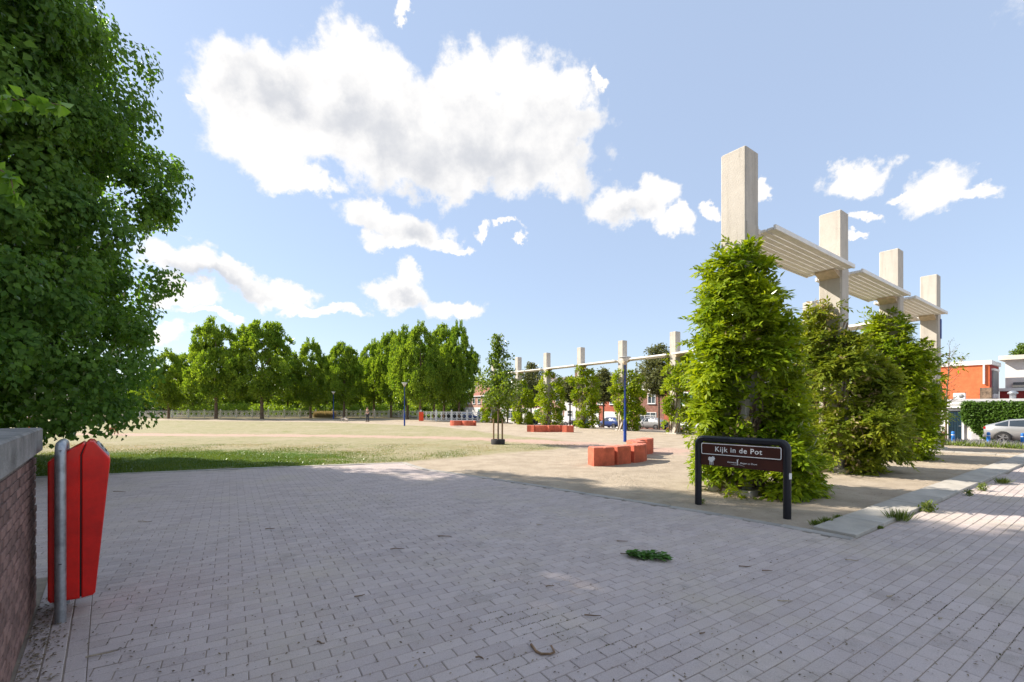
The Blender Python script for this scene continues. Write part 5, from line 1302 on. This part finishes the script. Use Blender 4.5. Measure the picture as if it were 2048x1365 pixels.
# orange building
b1 = 41.0; aL = a_at(1790, b1); aC = a_at(1979, b1); P = AB(aL, b1); z1_ = g(*AB(aC, b1))
ob_ = thing('orange_brick_building', 'orange brick building with white roof edge above the low white building', 'building', (P[0], P[1], z1_), SANG)
wO = aL - aC; _, Yc, _ = on_b(1979, b1); hO = hz(729, Yc) - z1_; pass
MB().box((wO / 2, 2.0, hO / 2), (wO, 4.0, hO)).build('wall', M['brickor'], ob_)
MB().box((wO / 2, 2.0, hO + .15), (wO + .25, 4.25, .32)).build('roof_edge', M['white'], ob_)
MB().box((wO + .006, 2.0, hO / 2), (.03, 3.9, hO - .02)).build('shaded_side_wall', M['brickdr'], ob_)  # side turned from the sun, its shade put into the darker brick colour
MB().tube([(wO - .28, -.10, hO), (wO - .28, -.10, hO - 1.5)], .06, 8).build('drain_pipe', M['white'], ob_)
MB().box((wO - .16, -.16, 2.0), (.62, .5, 4.0)).build('chimney_stack', M['barkl'], ob_)
sc_ = MB().box((wO + .06, 1.9, hO - 1.35), (.10, 2.3, 1.9)).build('sun_screen', M['grey'], ob_)
MB().box((wO + .09, 1.9, hO - .36), (.16, 2.4, .16)).build('screen_box', M['white'], sc_)
for k in range(5): MB().box((wO + .08, 1.0 + k * .45, hO - 2.42), (.10, .30, .34)).build('scallop', M['whitecloth'], sc_)
MB().lathe([(.1, 0), (.1, .25), (.16, .25), (.16, .34), (0, .38)], 10, (wO - 1.7, 1.0, hO + .31)).build('roof_vent', M['lgrey'], ob_)
# red wing behind it
P = AB(aC - .05, b1 + 4.0); rw = thing('red_wing_building', 'dark red brick house with white upper storey at the frame edge', 'building', (P[0], P[1], z1_), SANG)
MB().box((4, 3, 1.9), (8, 6, 3.8)).build('wall', M['brickdr'], rw)
MB().box((4, 2.9, 3.92), (8.2, 6.2, .24)).build('roof_edge', M['white'], rw)
MB().box((4.0, 3.4, 5.2), (7.6, 4.6, 2.5)).build('upper_storey', M['plaster'], rw)
MB().box((4.0, 3.2, 6.55), (8.2, 5.6, .35)).build('upper_roof', M['cream'], rw)
window(rw, 2.9, 4.5, 2.4, 1.6, y=1.1); window(rw, 5.8, 4.5, 1.6, 1.6, y=1.1)
for k in range(3):
    p_ = MB().box((1.6 + k * 2.1, .75, 4.32), (1.9, 1.1, .06), ax=Euler((R(28), 0, 0)).to_matrix()); p_.build('solar_panel', M['glass'], rw)
window(rw, 3.4, 2.75, 1.9, .55, trans=False)
# ivy hedge on the low wall
r = np.random.default_rng(101); n = 2000
X0 = lx(1928); hx_ = X0 + r.uniform(0, WLn - X0, n); low = np.clip(1.55 - (hx_ - X0) * 1.2, .06, 2.1); hz_ = low + r.uniform(0, 1, n) * np.maximum(2.72 - low, .1)
hd = thing('ivy_hedge', 'thick bright green ivy covering the white wall behind the silver car', 'hedge', (lw.location.x, lw.location.y, zb_), SANG)
Ch = np.stack([hx_, -.16 - r.uniform(0, .28, n) * (.6 + .4 * np.sin(hx_ * 2.2)), hz_], 1)
leaves_obj('foliage', [clumps(r, Ch, np.tile(np.array([0, -1., .2]), (n, 1)), 14, .16, .13, .11, up=-.3, out=.5)], L_IVY, hd)
q = MB()
for k in range(6): q.tube([(X0 + 1.8 + k * .9, -.05, -.1), (X0 + 1.7 + k * .9, -.08, 1.0), (X0 + 1.9 + k * .9, -.06, 2.4)], [.04, .03, .012], 6)
q.build('stems', M['bark'], hd)
# bollards
BL = ['blue bollard nearest the dark door', 'blue bollard in front of the rear of the silver grey car', 'blue bollard at the frame edge beside the silver grey car']
for k, (px, py) in enumerate(((1906, 889), (1977, 891), (2045, 893))):
    x, y, z = gp(px, py); t = thing('bollard', BL[k], 'bollard', (x, y, z), 0, 'blue bollards')
    MB().lathe([(.06, -.1), (.06, .50), (.055, .545), (.03, .565), (0, .57)], 14).build('post', M['bluel'], t)
    MB().lathe([(.0625, .40), (.0625, .43)], 14).build('band', M['white'], t)
x, y, z = gp(1886, 889); t = thing('wooden_post', 'short round wooden post at the foot of the end column', 'post', (x, y, z))
MB().lathe([(.075, -.1), (.075, .45), (.095, .47), (.095, .55), (0, .57)], 12).build('shaft', M['wood'], t)
# lavender bed
r = np.random.default_rng(111); n = 3600
a_ = r.uniform(-3.2, 3.0, n); b_ = r.uniform(17.5, 21.0, n); XY = C1 + b_[:, None] * U + a_[:, None] * V
P = np.concatenate([XY, G(XY[:, 0], XY[:, 1])[:, None]], 1)
tag(leaves_obj('lavender_bed', [leaf_arrays(P, np.stack([r.normal(size=n) * .3, r.normal(size=n) * .3, np.ones(n)], 1), r.normal(size=(n, 3)), r.uniform(.12, .30, n), .03)], L_LAV), 'pale purple lavender bed in front of the blue bollards', 'lavender', kind='stuff')
n = 5000; a_ = r.uniform(-3.6, 3.5, n); b_ = r.uniform(17.0, 21.2, n); XY = C1 + b_[:, None] * U + a_[:, None] * V
P = np.concatenate([XY, G(XY[:, 0], XY[:, 1])[:, None]], 1)
tag(leaves_obj('ground_cover', [leaf_arrays(P, np.stack([r.normal(size=n) * .5, r.normal(size=n) * .5, np.ones(n)], 1), r.normal(size=(n, 3)), r.uniform(.1, .25, n), .05)], L_WEED), 'low green plants between the lavender', 'ground cover', kind='stuff')
# curling dry roots at the foot of the end column
q = MB(); r = np.random.default_rng(112); bx_, by_ = COLS[3][0] - .75, COLS[3][1] - .35
t = thing('root_clump', 'clump of curled pale roots at the foot of the end column', 'roots', (bx_, by_, g(bx_, by_)))
for k in range(14):
    a = r.uniform(0, 6.28); L_ = r.uniform(.25, .5); pts = [(L_ * s * math.cos(a), L_ * s * math.sin(a), .05 + .42 * math.sin(s * 3.0) * r.uniform(.6, 1)) for s in (0, .25, .5, .75, 1)]
    q.tube(pts, [.035, .032, .028, .022, .014], 6)
q.build('roots', M['wood'], t)

# ------------------------------------------------------------------ grass and weeds
def blades(r, X, Y, h, w, lean=.5):
    n = len(X); P = np.stack([X, Y, G(X, Y) - .01], 1); D = np.stack([r.normal(size=n) * lean, r.normal(size=n) * lean, np.ones(n)], 1)
    return leaf_arrays(P, D, r.normal(size=(n, 3)), h, w, .1)
r = np.random.default_rng(121)
n = 150000; Y = r.uniform(9.8, 20, n); X = r.uniform(-1.22, .25, n) * Y
s1 = seg_sd(X, Y, LAWN); gr = np.hypot((X + 10.8) / 5.6, (Y - 13.2) / 3.4) - 1 + r.normal(size=n) * .22 + .3 * np.sin(X * 1.3) * np.sin(Y * 1.7)
pat = np.sin(X * .9 + 1) * np.sin(Y * 1.1) + .5 * np.sin(X * 2.3) + r.normal(size=n) * .5
green = (s1 < -.05) & (gr < .15); gl2 = (s1 < -.05) & (gr >= .15) & (pat > .95)
dr = (s1 < -.02) & (gr >= .1) & (pat < .6) & (r.uniform(size=n) < .45)
tag(leaves_obj('grass', [blades(r, X[green], Y[green], r.uniform(.03, .075, green.sum()), .012), blades(r, X[gl2], Y[gl2], r.uniform(.025, .06, gl2.sum()), .013)], L_GRASS), 'short green grass on the shaded near part of the lawn', 'grass', kind='stuff')
tag(leaves_obj('dry_grass', [blades(r, X[dr], Y[dr], r.uniform(.02, .05, dr.sum()), .013, 1.0)], L_DRY), 'dry straw coloured grass on the sunny lawn', 'grass', kind='stuff')
# weeds along the slab path, one tuft each
WT = [(1800, 1042, .20, 'weed_tuft', 'largest pale grass tuft growing along the slab path'), (1855, 1024, .17, 'weed_plant', 'upright leafy weed at the edge of the slab path'), (1938, 992, .12, 'weed_plant', 'low grey green weed lying against the slab path edge'),
      (1965, 982, .15, 'weed_plant', 'bushy green weed farther along the slab path edge'), (2005, 968, .16, 'weed_tuft', 'yellowish weed tuft near the frame edge by the slabs'), (1633, 1051, .09, 'weed_tuft', 'small green tuft at the slab corner beside the sign post'),
      (1652, 1046, .10, 'weed_tuft', 'second small tuft beside the slab corner'), (1676, 1038, .07, 'weed_tuft', 'tiny green tuft on the sand side of the first slab'), (1403, 1008, .09, 'weed_plant', 'small weed at the foot of the left sign post'), (1760, 1058, .05, 'weed_tuft', 'small dry tuft beside the first slab'),
      (1705, 1066, .05, 'weed_tuft', 'sparse dry tuft at the near slab end'), (1900, 972, .06, 'weed_tuft', 'little tuft on the sand side of the slab path')]
for k, (px, py, h, nm, lab) in enumerate(WT):
    x, y, z = gp(px, py); r = np.random.default_rng(200 + k); n = int(70 + 500 * h); sp = h * .7
    P = np.stack([x + r.normal(size=n) * sp * .42, y + r.normal(size=n) * sp * .28, np.full(n, z)], 1); rad = (P[:, :2] - np.array((x, y))) / sp
    if nm == 'weed_tuft': D = np.concatenate([rad * .7 + r.normal(size=(n, 2)) * .2, np.ones((n, 1))], 1); lf = leaf_arrays(P, D, r.normal(size=(n, 3)), h * r.uniform(.5, 1.1, n), .012)
    else:
        P[:, 2] += r.uniform(0, .8, n) * h; D = r.normal(size=(n, 3)) + np.array([0, 0, .5]); lf = leaf_arrays(P, D, r.normal(size=(n, 3)) + np.array([0, 0, 1]), h * .45 * r.uniform(.6, 1.2, n), h * .14)
    tag(leaves_obj(nm, [lf], L_WEED if k not in (0, 9, 10) else L_WEED), lab, 'weed', 'weeds along the slab path')

# ------------------------------------------------------------------ things lying on the pavers
x, y, z = gp(1290, 1116)
t = thing('fallen_branch', 'freshly fallen green leafy branch lying on the grey pavers', 'branch', (x, y, .012), -.35)
r = np.random.default_rng(301); n = 260
px_ = r.uniform(-.22, .22, n); wv = .115 * (1 - .5 * np.abs(px_) / .24)
P = np.stack([px_, r.normal(size=n) * wv * .5, r.uniform(.005, .04, n)], 1)
D = np.stack([.8 * np.ones(n), r.normal(size=n) * .7, r.normal(size=n) * .15], 1)
leaves_obj('leaves', [leaf_arrays(P, D, np.stack([r.normal(size=n) * .3, r.normal(size=n) * .3, np.ones(n)], 1), .085 * r.uniform(.7, 1.2, n), .032)], leaf_mat('fallen leaf', (.045, .13, .018), (.11, .24, .04), .3, (1.2, 1.3, .5), .08), t)
MB().tube([(-.27, .01, .006), (-.1, 0, .01), (.1, .015, .008), (.26, 0, .006)], [.006, .005, .004, .002], 5).build('stem', M['twig'], t)
TWS = [(205, 1312, .17, .45), (795, 1100, .16, .05), (720, 1195, .09, .5), (1080, 1052, .10, .1), (1490, 1135, .13, -.3), (1535, 1145, .10, .1), (1705, 1123, .14, .02), (1185, 1234, .13, .15), (1100, 1175, .08, -.1), (1570, 1205, .12, -.4), (1245, 1085, .14, -.2),
       (890, 1075, .18, .1), (290, 1045, .22, .05), (240, 985, .30, .03), (960, 1320, .06, -.6), (1780, 1195, .07, .3), (1405, 1270, .05, .4), (540, 1060, .12, .1), (1880, 1240, .05, .3), (640, 1290, .07, -.4)]
tmat = mat('pale twig', (.40, .33, .24), .9, .3, 20)
for k, (px, py, L_, an) in enumerate(TWS):
    x, y, z = gp(px, py); rr_ = random.Random(k)
    pts = [(-L_ / 2 + L_ * s, rr_.uniform(-.012, .012), .011 + (.004 if s in (0., 1.) else rr_.uniform(0, .008))) for s in (0., .33, .66, 1.)]
    o = MB().tube(pts, [.0065, .006, .005, .003], 6).build('twig', tmat if k % 3 == 0 else M['twig'])
    o.location = (x, y, 0); o.rotation_euler = (0, 0, an + rr_.uniform(-.3, .3)); tag(o, 'small dry twig lying on the grey pavers', 'twig', 'dry twigs on the pavers')
x, y, z = gp(1085, 1306)
o = MB().tube([(-.075, .07, .02), (-.045, .0, .012), (-.01, -.035, .012), (.05, -.035, .012), (.08, -.02, .014), (.065, .055, .02)], [.010, .009, .0085, .008, .008, .006], 7).build('bent_twig', M['wood']); o.location = (x, y, 0)
tag(o, 'thick bent brown twig curled like a hook on the near pavers', 'twig')
# crumbs, seeds and leaf bits
r = np.random.default_rng(310); n = 4200
Y = 2.3 + 9 * r.uniform(0, 1, n) ** 1.6; X = r.uniform(-1.1, 1.2, n) * Y; ok = (X > -9) & (Y > 2.2); rel = np.stack([X, Y], 1) - WA; ok &= ~((rel @ WN < .08) & (rel @ WD > -.9)); X, Y = X[ok], Y[ok]; n = len(X)
extra = 700; xs = r.uniform(-.2, 2.2, extra); nsd = np.abs(r.normal(size=extra)) * .09 + .02; Pw = WA + xs[:, None] * WD + nsd[:, None] * WN
X = np.concatenate([X, Pw[:, 0]]); Y = np.concatenate([Y, Pw[:, 1]]); n = len(X)
P = np.stack([X, Y, np.where(seg_sd(X, Y, PAVE) < 0, .008, .022)], 1); D = np.stack([r.normal(size=n), r.normal(size=n), r.normal(size=n) * .15], 1)
Ls = np.concatenate([r.uniform(.006, .030, n - extra) , r.uniform(.01, .035, extra)])
tag(leaves_obj('litter', [leaf_arrays(P, D, np.stack([r.normal(size=n) * .3, r.normal(size=n) * .3, np.ones(n)], 1), Ls, Ls * .5)], leaf_mat('litter', (.05, .035, .02), (.36, .29, .20), .1, (1, 1, 1), .02)), 'crumbs of dry leaf and seed scattered over pavers and sand', 'litter', kind='stuff')
# moss tufts in joints
r = np.random.default_rng(320); n = 5000; cx_ = [gp(*p)[:2] for p in ((1060, 1240), (1100, 1262), (1240, 1290), (1000, 1240), (1900, 1220), (1990, 1260), (1850, 1200), (1010, 1325), (1160, 1235), (2020, 1310), (1350, 1300))]
ii = r.integers(0, len(cx_), n); c0 = np.array(cx_)[ii] + r.normal(size=(n, 2)) * np.array((.13, .09))
rl = c0 - PO; fr_ = ((rl @ E2 - KAP * (rl @ E1) ** 2 / 2) / (PW + JT) + .5) % 1; ok = (fr_ < .07) | (fr_ > .93); c0 = c0[ok]; n = len(c0)
tag(leaves_obj('moss', [leaf_arrays(np.concatenate([c0, np.full((n, 1), -.008)], 1), np.stack([r.normal(size=n) * .6, r.normal(size=n) * .6, np.ones(n)], 1), r.normal(size=(n, 3)), r.uniform(.008, .02, n), .008)], leaf_mat('moss', (.06, .07, .015), (.16, .15, .04), .2, (1, 1, 1), .02)), 'brown green moss in the joints of the pavers', 'moss', kind='stuff')
